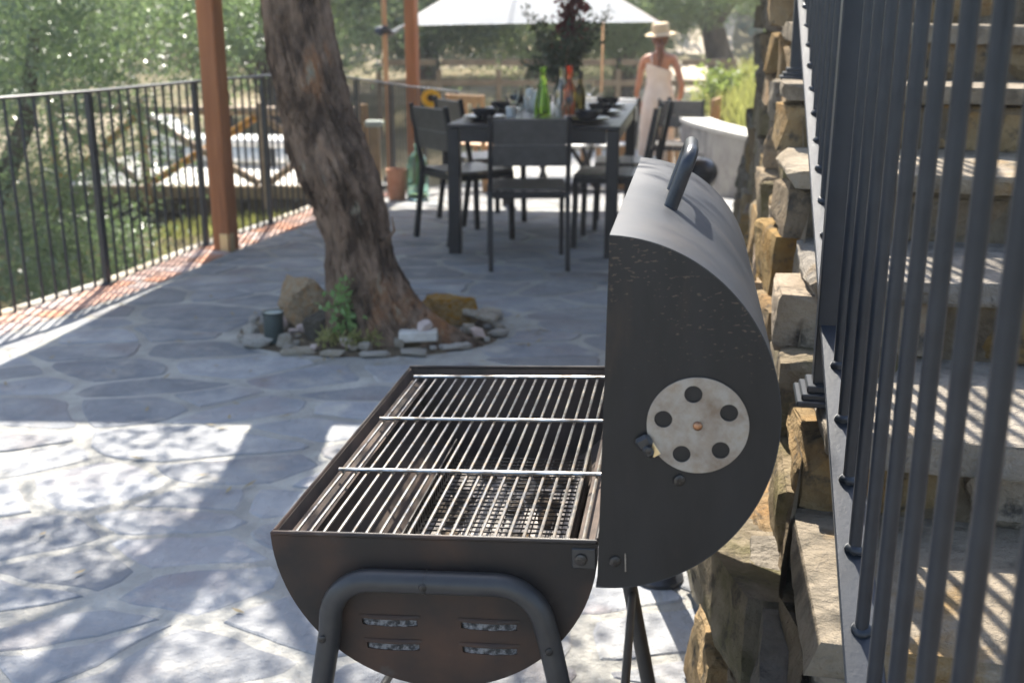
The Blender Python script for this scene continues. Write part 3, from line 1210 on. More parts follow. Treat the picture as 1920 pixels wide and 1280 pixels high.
# ------------------------------------------------------------------ the leaning olive tree
TREE = Vector((-.62, 4.69, 0))
tree = empty('olive_tree', TREE, 0, 'old leaning olive tree with thick furrowed trunk in the stone-ringed bed', 'tree')
prof = [(-.56, -.06, .235), (-.575, .029, .205), (-.604, .096, .186), (-.640, .202, .162), (-.664, .333, .146), (-.678, .462, .138), (-.700, .59, .148),
        (-.739, .715, .166), (-.775, .83, .162), (-.808, .96, .146), (-.856, 1.198, .143), (-.884, 1.43, .133), (-.905, 1.75, .130), (-.93, 2.05, .128), (-.96, 2.2, .12)]
pz = [p[1] for p in prof]
NA, NS = 150, 360
tvv = []
for i in range(NS):
    z = pz[0] + (pz[-1] - pz[0]) * i / (NS - 1)
    cx = float(np.interp(z, pz, [p[0] for p in prof])) - TREE.x
    r0 = float(np.interp(z, pz, [p[2] for p in prof]))
    cy = -.03 * math.sin(z * 2.2)
    flare = (max(0, .40 - z) / .40) ** 1.6
    for k in range(NA):
        a = 2 * PI * k / NA
        tw = a + z * .55
        ca, sa = math.cos(tw), math.sin(tw)
        big = noise.noise(Vector((ca * 1.3, sa * 1.3, z * 1.1 + 4)))
        rid = 1 - abs(noise.noise(Vector((ca * 3.4, sa * 3.4, z * 1.5)))) * 2
        fine = 1 - abs(noise.noise(Vector((ca * 9.5, sa * 9.5, z * 4.5 + 7)))) * 2
        fin2 = noise.noise(Vector((ca * 22, sa * 22, z * 12))) + .6 * noise.noise(Vector((ca * 50, sa * 50, z * 34)))
        fur = 1.0 + .9 * math.exp(-((z - .65) / .35) ** 2)
        r_ = r0 * (1 + .11 * big + .10 * fur * (rid - .55) + .075 * fur * (fine - .5) + .045 * fin2)
        r_ *= 1 + flare * (.42 * max(0, math.cos(a + .25)) ** 2 + .38 * max(0, math.cos(3 * a + 1.0)) ** 1.5 + .20 * max(0, math.cos(5 * a + 2.2)))
        tvv.append((cx + r_ * math.cos(a), cy + r_ * math.sin(a), z))
tff = [(i * NA + k, i * NA + (k + 1) % NA, (i + 1) * NA + (k + 1) % NA, (i + 1) * NA + k) for i in range(NS - 1) for k in range(NA)]
trunk = link('trunk', np_mesh('trunk', np.array(tvv), np.array(tff), 'bark', True), tree)
# small broken twig on the right flank
MB().tube([(.03, -.10, .44), (.10, -.14, .47), (.125, -.145, .50), (.118, -.15, .56)], [.012, .008, .006, .003], 6).build('twig', 'bark', tree)
MB().tube([(.06, -.10, .33), (.105, -.13, .30), (.12, -.13, .27)], [.012, .009, .005], 6).build('twig', 'bark', tree)


def crown(n_clump, ctr, rad, n_leaf, spread, ll, lw, m, g, shell=.45):
    d = g.normal(size=(n_clump, 3))
    d /= np.linalg.norm(d, axis=1)[:, None]
    rr = (shell + (1 - shell) * g.uniform(size=n_clump) ** .6)[:, None]
    cc = np.array(ctr) + d * rr * np.array(rad)
    per = n_leaf // n_clump
    pts = np.repeat(cc, per, 0)
    sp = np.repeat(spread * g.uniform(.6, 1.4, size=n_clump), per)[:, None]
    pts = pts + g.normal(size=pts.shape) * sp * np.array([1, 1, .75])
    return cc, leaf_mesh('crown', pts, ll, lw, m, g)


g1 = np.random.default_rng(21)
cc, me = crown(105, (-.62, -.15, 3.15), (1.50, 1.65, .85), 19000, .145, .065, .017, 'olive_leaf', g1, .25)
link('crown', me, tree)
br = MB()
fork = Vector((-.96 - TREE.x, -.02, 2.15))
for i in range(9):
    tip = Vector(cc[i * 9])
    mid_ = (fork + tip) / 2 + Vector((rk.uniform(-.2, .2), rk.uniform(-.2, .2), rk.uniform(-.1, .25)))
    m1 = (fork + mid_) / 2 + Vector((0, 0, .08))
    br = MB().tube([fork - Vector((0, 0, .1)), m1, mid_, (mid_ + tip) / 2 + Vector((0, 0, .05)), tip], [.075, .034, .020, .012, .005], 8)
    br.build('branch', 'bark', tree, True)

# stones, lamp and herbs in the bed
GB = 'stones around the tree base'


def bed_stone(name, me, x, y, z, s, rot, label, cat='stone'):
    o = link(name, me, None, (x, y, z), rot, s)
    return tag(o, label, cat, GB)


tan = [hull_mesh('boulder', 'tan_rock', (2, 2, 2), s + 83, 15, .55, .09, 1.6, 6, (.25, .75)) for s in range(4)]
slabs = [hull_mesh('flat_stone', 'pale_stone', (2, 2, 2), s + 90, 14, .6, .07, 1.6, 3, (.35, .85)) for s in range(5)]
pebs = [hull_mesh('pebble', 'pink_stone' if s % 2 else 'pale_stone', (2, 2, 2), s + 100, 16, .6, .06, 1.6, 3, (.4, .75)) for s in range(4)]
dark = [hull_mesh('stone', 'moss_stone', (2, 2, 2), s + 110, 15, .55, .09, 1.6, 5, (.3, .75)) for s in range(3)]
bed_stone('boulder', tan[0], -.91, 4.82, .095, (.150, .11, .145), (.2, .35, .4), 'large pointed tan boulder leaning against the left of the tree foot')
bed_stone('boulder', tan[1], -.30, 4.90, .07, (.140, .11, .095), (0, .1, .5), 'rounded ochre boulder just right of the tree foot')
bed_stone('boulder', dark[0], -.83, 4.64, .055, (.105, .07, .085), (.1, -.2, .9), 'grey mossy boulder in front of the pointed tan boulder')
bed_stone('flat_stone', slabs[0], -1.10, 4.55, .022, (.075, .06, .024), (.03, .06, .4), 'white flat stone in front of the dark green lamp')
bed_stone('flat_stone', slabs[1], -.14, 4.84, .055, (.100, .06, .020), (-.1, .15, -.3), 'cream flat slab tilted at the right end of the bed')
bed_stone('flat_stone', slabs[2], -.90, 4.43, .013, (.085, .036, .013), (0, 0, .12), 'pale chip on the near rim, left of the mossy boulder')
bed_stone('flat_stone', slabs[3], -.75, 4.39, .012, (.060, .030, .012), (0, 0, -.1), 'pale chip on the near rim, left of the herbs')
bed_stone('flat_stone', slabs[4], -.57, 4.38, .012, (.075, .030, .012), (0, 0, .06), 'pale chip on the near rim, below the trunk')
bed_stone('flat_stone', slabs[1], -.41, 4.40, .013, (.065, .034, .013), (0, 0, -.15), 'pale chip on the near rim, below the building block')
bed_stone('flat_stone', slabs[4], -.24, 4.50, .014, (.085, .045, .014), (0, 0, .25), 'pale slab on the near rim, right of the building block')
bed_stone('flat_stone', slabs[0], -.06, 4.70, .016, (.045, .04, .014), (0, 0, .8), 'small pale slab at the right tip of the bed')
bed_stone('flat_stone', slabs[2], -.10, 4.98, .03, (.06, .05, .026), (0, .1, .5), 'cream slab behind the right end of the bed')
bk = MB().box((0, 0, 0), (.165, .085, .045), bev=.006).build('building_block', 'pale_stone', None, loc=(-.40, 4.50, .060), rot=(.02, -.02, .06))
tag(bk, 'cream rectangular building block lying before the trunk', 'block', GB)
bed_stone('stone', dark[1], -.40, 4.52, .022, (.085, .05, .024), (0, 0, .3), 'dark flat stone under the cream building block')
PEB = [(-.97, 4.50, .034, 'pink round pebble right beside the dark green lamp'), (-.70, 4.47, .032, 'pinkish pebble on the near rim, left of the herbs'),
       (-.62, 4.42, .026, 'small pebble on the near rim under the herbs'), (-.37, 4.50, .030, 'pink pebble resting on the cream building block'),
       (-.19, 4.68, .030, 'pink pebble in front of the ochre boulder'), (-.15, 4.62, .030, 'second pink pebble in front of the ochre boulder'),
       (-.48, 4.47, .028, 'brownish pebble left of the building block'), (-.93, 4.70, .030, 'pebble between lamp and grey mossy boulder'),
       (-1.15, 4.66, .030, 'grey pebble at the left end of the bed'), (-1.05, 4.80, .028, 'pebble behind the dark green lamp'),
       (-.26, 4.62, .026, 'pebble right of the building block')]
for i, (x, y, r_, lab) in enumerate(PEB):
    zz = .102 if 'resting' in lab else .018 + r_ * .6
    bed_stone('pebble', pebs[i % 4], x, y, zz, (r_ * 1.2, r_, r_ * .85), (0, 0, i * 1.3), lab, 'pebble')
for i in range(60):
    t = rk.uniform(0, 2 * PI)
    rr = rk.uniform(.50, .98)
    x, y = BED_C.x + BED_A * rr * math.cos(t), BED_C.y + BED_B * rr * math.sin(t)
    r_ = rk.uniform(.012, .026)
    o = link('pebble', rk.choice(pebs + slabs), None, (x, y, .012 + r_ * .4), (0, 0, rk.uniform(0, 6)), (r_ * 1.3, r_, r_ * .7))
    tag(o, 'tiny pebble scattered on the soil of the tree bed', 'pebble', 'tiny pebbles in the tree bed')
lamp = empty('garden_lamp', (-1.03, 4.56, 0.012), 0, 'small dark green cylindrical garden spotlight in the tree bed', 'garden light')
MB().lathe([(.040, 0), (.043, .01), (.043, .115), (.041, .12)], 24).build('housing', 'lamp_green', lamp, True, 40)
MB().lathe([(.043, .120), (.047, .122), (.047, .134), (.040, .134), (.040, .128), (0, .128)], 24).build('rim', 'lamp_green', lamp, True, 40)
MB().lathe([(.039, .129), (.039, .131), (0, .131)], 24).build('lens', 'lens_glass', lamp)
herb = empty('herb_plant', (-.69, 4.50, .02), 0, 'leafy green herb growing against the foot of the trunk', 'plant')
hp, hs = [], MB()
gh = np.random.default_rng(5)
for i in range(7):
    bx_, by = gh.uniform(-.02, .05), gh.uniform(-.05, .04)
    hgt = gh.uniform(.10, .30)
    tip = Vector((bx_ + gh.uniform(-.05, .03) - (.03 if i < 4 else 0), by - .02, hgt))
    hs.tube([(bx_, by, 0), ((bx_ + tip.x) / 2, by, hgt * .55), tip], [.003, .0025, .0015], 5)
    for t in np.linspace(.35, 1, 12):
        for _ in range(3):
            hp.append((bx_ + (tip.x - bx_) * t, by - .02 * t, hgt * t))
hp = np.array(hp) + gh.normal(size=(len(hp), 3)) * .012
hs.build('stem', 'herb_leaf', herb)
link('foliage', leaf_mesh('foliage', hp,   .030, .014, 'herb_leaf', gh), herb)
sp_ = np.stack([gh.uniform(-.13, .13, 420), gh.uniform(-.07, .05, 420), gh.uniform(0, .05, 420)], 1)
link('ground_leaves', leaf_mesh('ground_leaves', sp_, .035, .009, 'grass_blade', gh, 1.2), herb)

# ------------------------------------------------------------------ barrel grill
grill = empty('barrel_grill', (-.2843, 1.3111, 0), 0, 'black half-barrel charcoal grill with open lid in the foreground', 'grill')
grill.rotation_euler = (0, R(-2.62), -R(9.08))
GW, GL, GZ = .4259, .7381, .68
GR = GW / 2
# curved trough
tro = MB()
NA_ = 40
th = .0025
vs, fs = [], []
for yy in (0.002, GL - .002):
    for rad in (GR, GR - th):
        for i in range(NA_ + 1):
            a = PI + PI * i / NA_
            vs.append((GR + rad * math.cos(a), yy, GZ + rad * math.sin(a)))
n1 = NA_ + 1
for i in range(NA_):
    fs += [(i, i + 1, 2 * n1 + i + 1, 2 * n1 + i), (n1 + i + 1, n1 + i, 3 * n1 + i, 3 * n1 + i + 1),
           (i + 1, i, n1 + i, n1 + i + 1), (2 * n1 + i, 2 * n1 + i + 1, 3 * n1 + i + 1, 3 * n1 + i)]
fs += [(0, 2 * n1, 3 * n1, n1), (NA_, n1 + NA_, 3 * n1 + NA_, 2 * n1 + NA_)]
tro.add(vs, fs)
tro.build('trough', 'grill_inside', grill, True, 40)
# end plates
arc = circ(GR, GZ, GR + .003, 44, PI, 2 * PI)


def slot(x0, x1, z0, h):
    r_ = h / 2
    zc = z0
    # upper edge straight, lower edge bowed like a pressed louvre
    up = [(x0 + (x1 - x0) * t, zc + r_ * (.75 + .25 * math.sin(PI * t))) for t in np.linspace(0, 1, 9)]
    dn = [(x1 - (x1 - x0) * t, zc - r_ * (.55 + .35 * math.sin(PI * t))) for t in np.linspace(0, 1, 9)]
    return up + dn


SL = [(.112, .1875, .5570), (.1163, .188, .5215), (.2463, .3208, .5570), (.2464, .3192, .5215)]
fp = link('front_plate', plate_mesh('front_plate', arc, [slot(a, b, z, .0125) for a, b, z in SL], .0025, 'grill_rust'), grill, (0, -.001, 0))
lou = []
for a, b, z in SL:
    m_ = MB()
    pts = 10
    v_ = []
    for i in range(pts + 1):
        t = i / pts
        bow = math.sin(PI * t) ** .6
        x = a - .004 + (b - a + .008) * t
        v_ += [(x, -.0023, z + .0120), (x, -.0023 - .0045 * bow, z + .0085 - .0005 * bow), (x, -.0023 - .0038 * bow, z + .0073 - .0005 * bow)]
    f_ = []
    for i in range(pts):
        for k in range(2):
            f_.append((i * 3 + k, i * 3 + k + 1, (i + 1) * 3 + k + 1, (i + 1) * 3 + k))
    m_.add(v_, f_)
    m_.build('louvre', 'grill_rust', fp, True)
link('back_plate', plate_mesh('back_plate', arc, [], .0025, 'grill_inside'), grill, (0, GL + .001, 0))
# rim flanges: folded sheet along the four edges
MB().box((GR, -.001, GZ + .002), (GW + .006, .007, .006), bev=.002).build('rim_strip', 'grill_rust', grill)
MB().box((GR, GL + .001, GZ + .002), (GW + .006, .007, .006), bev=.002).build('rim_strip', 'grill_rust', grill)
MB().box((-.001, GL / 2, GZ + .0005), (.005, GL - .012, .006), bev=.0018).build('rim_strip', 'grill_rust', grill)
MB().box((GW + .001, GL / 2, GZ + .0005), (.005, GL - .012, .006), bev=.0018).build('rim_strip', 'grill_rust', grill)
# ledges that carry the grid
for sx, x in ((1, .018), (-1, GW - .018)):
    MB().box((x, GL / 2, GZ - .026), (.028, GL - .02, .003), Matrix.Rotation(sx * R(30), 3, 'Y'), .001).build('grid_ledge', 'grill_inside', grill)
# foil lining and ash seen through the slots
fm = rock_mesh('foil_sheet', 'foil', 16, 8, .18, 3.0, 5)
link('foil_sheet', fm, grill, (GR, .014, .54), (0, 0, 0), (.13, .006, .035))
for a, b, z in SL:
    fl_ = stone_mesh('foil_flakes', 'foil', (b - a - .004, .004, .0125), int(a * 1000), .0016, 160, 6, .0018, .0, 0)
    link('foil_flakes', fl_, fp, ((a + b) / 2, .0022, z - .0003))
# cooking grid
grid = link('cooking_grid', MB().tube([(.014, .7061, GZ - .007), (GW - .012, .7061, GZ - .007)], .0034, 8).mesh('cooking_grid', 'chrome_rod', True, 40), grill)
for yy in (.4648, .2368, .018):
    MB().tube([(.014, yy, GZ - .006), (GW - .012, yy, GZ - .006)], .0032 if yy > .1 else .0026, 8).build('cross_bar', 'chrome_rod', grid, True, 40)
rod = MB().tube([(0, .012, 0), (0, .06, .0006), (0, .36, -.0006), (0, .712, 0)], .0024, 8).mesh('rod', 'chrome_rod', True, 40)
for i in range(21):
    link('rod', rod, grid, (.0205 + i * .0193 + rk.uniform(-.0008, .0008), 0, GZ - .0115), (0, 0, rk.uniform(-.0012, .0012)))
# charcoal basket with fine mesh
bask = link('charcoal_basket', MB().box((.250, .27, .556), (.236, .520, .002)).mesh('charcoal_basket', 'ash'), grill)
mm = MB()
for i in range(34):
    mm.tube([(.135, .015 + i * .0155, .579), (.365, .015 + i * .0155, .579)], .0014, 5)
for i in range(16):
    mm.tube([(.137 + i * .0152, .012, .576), (.137 + i * .0152, .53, .576)], .0013, 5)
mo = mm.build('fire_mesh', 'bolt', bask, True)
mo['kind'] = 'stuff'
wl = MB()
for x in (.131, .369):
    wl.box((x, .27, .610), (.0025, .53, .004)).box((x, .27, .567), (.0025, .53, .022))
    for i in range(36):
        wl.box((x, .012 + i * .0148, .594), (.0025, .006, .034))
wl.build('basket_wall', 'bolt', bask)
wr = random.Random(9)
lump_v = [rock_mesh('charcoal_lump', 'ember_wood', 4, 3, .3, 1.5, s + 130, 0, 0, 3) for s in range(5)]
for i in range(46):
    link('charcoal_lump', lump_v[i % 5], bask, (wr.uniform(.15, .35), wr.uniform(.03, .50), .563 + wr.uniform(0, .004)),
         (wr.uniform(-.3, .3), wr.uniform(-.3, .3), wr.uniform(0, 6)), (wr.uniform(.012, .026), wr.uniform(.008, .015), wr.uniform(.005, .009)))
# support bars in the right side of the trough
for yy in (.20, .50):
    MB().box((.398, yy, .63), (.004, .26, .05), Matrix.Rotation(R(25), 3, 'Y'), .001).build('heat_shield', 'vent_steel', grill)

# U-shaped tube legs


def leg_frame(y, foot_spread, name='leg_frame'):
    x0, x1 = .083, .352
    zt = .628
    pts = []
    fl, fr = .048 - foot_spread, .372 + foot_spread
    pts.append((fl, y - .03, .0))
    pts.append((.052, y, .46))
    pts.append((.073, y, .552))
    for a in np.linspace(PI * .92, PI / 2, 9):
        pts.append((.135 + .060 * math.cos(a), y, zt - .062 + .062 * math.sin(a)))
    for a in np.linspace(PI / 2, PI * .08, 9):
        pts.append((.300 + .060 * math.cos(a), y, zt - .062 + .062 * math.sin(a)))
    pts.append((.366, y, .545))
    pts.append((.380, y, .46))
    pts.append((fr, y - .03, .0))
    o = MB().tube(pts, .0152, 16).build(name, 'grill_black', grill, True, 50)
    return o


fl = leg_frame(-.020, .075)
scr = MB().lathe([(.0055, 0), (.0052, .0022), (.003, .0032), (0, .0034)], 14)
scr.box((0, 0, .0034), (.006, .0012, .0008)).box((0, 0, .0034), (.0012, .006, .0008))
screw = scr.mesh('screw', 'bolt', True, 40)
for x, z in ((.207, .628), (.0665, .548), (.366, .545)):
    link('screw', screw, fl, (x, -.0350, z), (PI / 2, 0, .4), (1, 1, 1))
MB().tube([(.2078, -.020, .628), (.2092, -.020, .628)], .0158, 18).build('tube_joint', 'bolt', fl, True, 40)
# rear legs: tube frame standing on the ground, with stretcher
bl = leg_frame(GL + .020, .085)
MB().tube([(.052, -.025, .17), (-.03, .35, .15), (.01, GL + .01, .16)], .008, 8).build('stretcher', 'grill_black', grill, True)
MB().tube([(.40, -.022, .24), (.43, .35, .20), (.425, GL + .02, .21)], .008, 8).build('stretcher', 'grill_black', grill, True)
# hinge bracket and bolts on the front
MB().box((.4105, -.0032, .6602), (.031, .003, .028), bev=.002).build('hinge_plate', 'grill_black', grill)
link('screw', screw, grill, (.4072, -.0050, .6595), (PI / 2, 0, 0), (1.5, 1.5, 1.3))

# lid: half barrel standing open
C0, C1 = Vector((.4263, .63)), Vector((.4531, 1.0745))
CM = (C0 + C1) / 2
LA = (C1 - C0).length / 2
AX = (C1 - C0).normalized()
NX = Vector((AX.y, -AX.x))
LB = .208


def lid_pt(phi, out=0.0):
    p = CM + AX * (LA + out) * math.cos(phi) + NX * (LB + out) * math.sin(phi)
    return p


lid = empty('lid', (0, 0, 0))
lid.parent = grill
LY0, LY1 = -.021, .760
sh = MB()
nn = 56
vs = []
for yy in (LY0, LY1):
    for out in (0, -.003):
        for i in range(nn + 1):
            p = lid_pt(PI * i / nn, out)
            vs.append((p.x, yy, p.y))
n1 = nn + 1
fs = []
for i in range(nn):
    fs += [(i, i + 1, 2 * n1 + i + 1, 2 * n1 + i), (n1 + i + 1, n1 + i, 3 * n1 + i, 3 * n1 + i + 1),
           (i + 1, i, n1 + i, n1 + i + 1), (2 * n1 + i, 2 * n1 + i + 1, 3 * n1 + i + 1, 3 * n1 + i)]
fs += [(0, 2 * n1, 3 * n1, n1), (nn, n1 + nn, 3 * n1 + nn, 2 * n1 + nn)]
sh.add(vs, fs)
sh.build('lid_shell', 'lid_steel', lid, True, 40)
lo = [tuple(lid_pt(PI * i / nn, -.0012)) for i in range(nn + 1)]
# rounded lower corner
lo[-1] = (lo[-1][0] + .004, lo[-1][1] + .002)
lo.append((C0.x + .002, C0.y + .006))
lpl = link('lid_plate', plate_mesh('lid_plate', lo, [], .0025, 'lid_black'), lid, (0, LY0 + .001, 0))
link('lid_back_plate', plate_mesh('lid_back_plate', lo, [], .0025, 'grill_black'), lid, (0, LY1 - .001, 0))
# scratched, grease-spattered paint flecks near the top corner
VC = (.5517, .8466)
VR = .0593
vh = [circ(x, z, .0107, 24) for x, z in ((.5468, .8855), (.5878, .8630), (.5785, .8165), (.5330, .8110), (.5118, .8545))]
vent = link('air_vent', plate_mesh('air_vent', circ(VC[0], VC[1], VR, 72), vh, .0016, 'vent_steel', .0002), lid, (0, LY0 - .0022, 0))
tabm = MB().box((.4975, LY0 - .0026, .8195), (.010, .0024, .026), Matrix.Rotation(R(-32), 3, 'Y'), .0006)
tabm.build('vent_tab', 'brass', vent, loc=(0, -(LY0 - .0022), 0))
riv = MB().lathe([(.0058, 0), (.0052, .0022), (.003, .0036), (0, .004)], 16).mesh('rivet', 'copper', True)
link('rivet', riv, vent, (VC[0], -.001, VC[1]), (PI / 2, 0, 0))
kn = MB().box((.489, LY0 - .006, .826), (.020, .009, .017), Matrix.Rotation(R(-30), 3, 'Y'), .004).box((.494, LY0 - .009, .816), (.012, .012, .016), Matrix.Rotation(R(-30), 3, 'Y'), .004)
kn.build('vent_knob', 'grill_black', lid)
link('screw', screw, lid, (.4945, LY0 - .016, .820), (PI / 2, 0, 0), (.8, .8, .8))
for x, z in ((.5297, .7772), (.4510, .6675)):
    link('screw', screw, lid, (x, LY0 - .0010, z), (PI / 2, 0, .3), (1.35, 1.35, 1.3))
MB().box((.4640, LY0 - .0016, .6665), (.0016, .0028, .024), bev=.0003).build('slot_edge', 'vent_steel', lid)
# handle
ph = .31
hd = (AX * math.cos(ph) * 1.0 + NX * math.sin(ph)).normalized()
hb = lid_pt(ph)


def hpt(yy, out):
    q = hb + hd * out
    return (q.x, yy, q.y)


hp_ = [hpt(.265, -.004), hpt(.265, .045)]
for a in np.linspace(PI, PI / 2, 7):
    hp_.append(hpt(.265 + .026 + .026 * math.cos(a), .056 + .022 * math.sin(a)))
for a in np.linspace(PI / 2, 0, 7):
    hp_.append(hpt(.425 - .026 + .026 * math.cos(a), .056 + .022 * math.sin(a)))
hp_ += [hpt(.425, .045), hpt(.425, -.004)]
MB().tube(hp_, .0100, 14).build('handle', 'black_iron', lid, True, 50)
# post stub with round base standing behind the grill lid
bol = empty('metal_bollard', (.365, 2.46, 0), 0, 'dark metal bollard with round flared base behind the grill lid', 'bollard')
MB().lathe([(.034, .03), (.034, .62), (.028, .64), (0, .645)], 20).build('shaft', 'black_iron', bol, True, 40)
MB().lathe([(.062, 0), (.062, .012), (.050, .022), (.038, .030), (.036, .045)], 24).build('base', 'black_iron', bol, True, 40)

# ------------------------------------------------------------------ dining table and chairs
TAZ = R(9)
table = empty('dining_table', (.115, 6.44, 0), -TAZ, 'black metal dining table laid for a meal in the pergola shade', 'table')
TW, TL, TH = 1.02, 2.05, .775
MB().box((0, TL / 2, TH - .012), (TW, TL, .024), bev=.004).build('tabletop', 'furniture_frame', table)
ap = MB()
for y in (.03, TL - .03):
    ap.box((0, y, TH - .065), (TW - .16, .025, .078))
for x in (-TW / 2 + .03, TW / 2 - .03):
    ap.box((x, TL / 2, TH - .065), (.025, TL - .16, .078))
ap.build('apron', 'furniture_frame', table)
for x in (-1, 1):
    for y in (.042, TL - .042):
        MB().box((x * (TW / 2 - .040), y, (TH - .026) / 2), (.072, .072, TH - .026), bev=.004).build('leg', 'furniture_frame', table)


def make_chair(label, frame='furniture_frame', slat='furniture_slat'):
    """origin on the floor under the seat centre, sitter looks along +y"""
    t = empty('garden_chair', (0, 0, 0), 0, label, 'chair', 'black slatted garden chairs')
    w, d, sh_, bh = .46, .46, .445, .86
    for sx in (-1, 1):
        MB().bar((sx * (w / 2 - .014), -d / 2 - .03, 0), (sx * (w / 2 - .014), -d / 2 + .03, sh_), .026, .034, .003).build('rear_leg', frame, t)
        MB().bar((sx * (w / 2 - .014), -d / 2 + .03, sh_ - .01), (sx * (w / 2 - .014), -d / 2 - .045, bh), .026, .030, .003).build('back_post', frame, t)
        MB().bar((sx * (w / 2 - .014), d / 2 - .02, 0), (sx * (w / 2 - .014), d / 2 - .03, sh_ - .02), .026, .034, .003).build('front_leg', frame, t)
    sf = MB()
    sf.box((0, d / 2 - .02, sh_ - .025), (w - .056, .024, .036), bev=.003).box((0, -d / 2 + .035, sh_ - .025), (w - .056, .024, .036), bev=.003)
    for sx in (-1, 1):
        sf.box((sx * (w / 2 - .016), 0.004, sh_ - .022), (.024, d - .03, .036), bev=.003)
    sf.build('seat_frame', frame, t)
    for i in range(5):
        MB().box((0, -d / 2 + .075 + i * .083, sh_ + .006), (w - .012, .078, .014), bev=.003).build('seat_slat', slat, t)
    for z0, z1 in ((.585, .7028), (.7032, .845)):
        zc = (z0 + z1) / 2
        yb = -d / 2 + .03 - .075 * (zc - sh_) / (bh - sh_)
        MB().box((0, yb, zc), (w - .056, .014, z1 - z0), Matrix.Rotation(R(10), 3, 'X'), .003).build('back_slat', slat, t)
    return t


def T(x, y, z=0.0):
    """table frame -> world"""
    v_ = Matrix.Rotation(-TAZ, 3, 'Z') @ Vector((x, y, 0))
    return (.115 + v_.x, 6.44 + v_.y, z)


chair0 = make_chair('black slatted chair at the near end of the table, back to the camera')
chair0.location = (.088, 6.30, 0)
chair0.rotation_euler = (0, 0, R(2))
ch_list = [(-.50, .55, -PI / 2 + .74, 'black slatted chair on the left side of the table, nearest the camera'),
           (-.52, 1.28, -PI / 2 + .62, 'black slatted chair on the left side of the table, second from the near end'),
           (.44, .52, PI / 2 - .04, 'black slatted chair on the right side of the table, nearest the grill'),
           (.50, 1.16, PI / 2 + .05, 'black slatted chair on the right side of the table, second from the near end')]
for x, y, rz, lab in ch_list:
    o = copy_tree(chair0)
    o['label'] = lab
    o.location = T(x, y)
    o.rotation_euler = (0, 0, rz - TAZ)
o = copy_tree(chair0)
o['label'] = 'lone black slatted chair beside the walking person'
o.location = (1.60, 10.75, gz(10.75))
o.rotation_euler = (0, 0, R(165))


def on_table(name, prof, x, y, m, label, cat, z=TH, group=None, n=24):
    o = MB().lathe(prof, n).build(name, m, None, True, 35, loc=T(x, y, z + .001))
    return tag(o, label, cat, group)


PLATE = [(.055, 0), (.075, .003), (.125, .013), (.135, .018), (.132, .020), (.075, .008), (0, .006)]
BOWL = [(.035, 0), (.055, .004), (.078, .030), (.084, .052), (.081, .052), (.072, .030), (.050, .010), (0, .009)]
GLASS = [(.030, 0), (.031, .003), (.004, .006), (.004, .075), (.020, .090), (.036, .125), (.034, .175), (.0325, .175), (.0345, .125), (.018, .092), (0, .088)]
TUMB = [(.030, 0), (.036, .10), (.0345, .10), (.029, .006), (0, .006)]
seats = [(-.33, .30, 'near left corner'), (.30, .26, 'near right corner'), (-.33, .95, 'left side, second seat'), (.33, .86, 'right side, second seat'), (-.33, 1.55, 'left side, far seat'), (.33, 1.5, 'right side, far seat')]
for i, (x, y, w_) in enumerate(seats):
    for k in range(2):
        on_table('plate', PLATE, x, y, 'plate_black', ('lower' if k == 0 else 'upper') + ' black dinner plate at the ' + w_ + ' of the table', 'plate', TH + k * .010, 'black plates on the table')
    on_table('bowl', BOWL, x, y, 'plate_black', 'black bowl on the plates at the ' + w_ + ' of the table', 'bowl', TH + .019, 'black bowls on the table')
    on_table('wine_glass', GLASS, x * .55, y + .16, 'clear_glass', 'stemmed wine glass by the ' + w_ + ' of the table', 'glass', TH, 'glasses on the table', 18)
    on_table('tumbler', TUMB, x * .42, y + .05, 'clear_glass', 'clear tumbler by the ' + w_ + ' of the table', 'glass', TH, 'glasses on the table', 18)
BOT = [(.030, 0), (.040, .004), (.041, .020), (.041, .150), (.036, .185), (.018, .225), (.0145, .245), (.0145, .300), (.016, .302), (.016, .312), (0, .313)]
CONE = [(.040, 0), (.052, .004), (.053, .03), (.050, .08), (.030, .18), (.016, .235), (.014, .28), (.017, .285), (.017, .30), (0, .301)]


def bottle(prof, x, y, m, label, name='bottle', cap=None, z1=0, sc_=1.0):
    t = empty(name, T(x, y, TH + .001), 0, label, 'bottle', 'bottles on the table')
    MB().lathe([(a * sc_, b * sc_) for a, b in prof], 28).build('glass_body', m, t, True, 35)
    if cap:
        MB().lathe([(.0168, 0), (.0168, .045), (.015, .047), (0, .047)], 18).build('cap', cap, t, True, 35, loc=(0, 0, z1))
    return t


bottle(CONE, -.04, .78, 'green_glass', 'lime green glass bottle standing on the table', sc_=1.02)
bottle(BOT, .14, .72, 'orange_wine', 'bottle of orange-pink wine on the table', cap='orange_wine', z1=.268)
bottle(BOT, .21, .70, 'amber_glass', 'dark amber oil bottle right of the orange wine', cap='bolt', z1=.235, sc_=.88)
bottle(BOT, .07, .92, 'clear_glass', 'clear glass water bottle behind the orange wine', sc_=.95)
nap = MB().box((0, 0, .012), (.13, .10, .024), bev=.006).build('napkin', 'cushion_white', None, loc=T(.22, .44, TH + .001), rot=(0, 0, .3))
tag(nap, 'folded white napkin near the right front of the table', 'napkin')
cdl = on_table('candle_holder', [(.03, 0), (.034, .06), (.030, .062), (0, .06)], -.22, .62, 'white_ceramic', 'small white candle pot left of the green bottle', 'candle')
for i, (x, y) in enumerate(((-.12, 1.15), (-.20, 1.35))):
    on_table('jar', [(.04, 0), (.045, .01), (.045, .10), (.035, .115), (.035, .13), (0, .13)], x, y, 'white_ceramic', ('nearer' if i == 0 else 'farther') + ' white jar left of the bouquet on the table', 'jar')

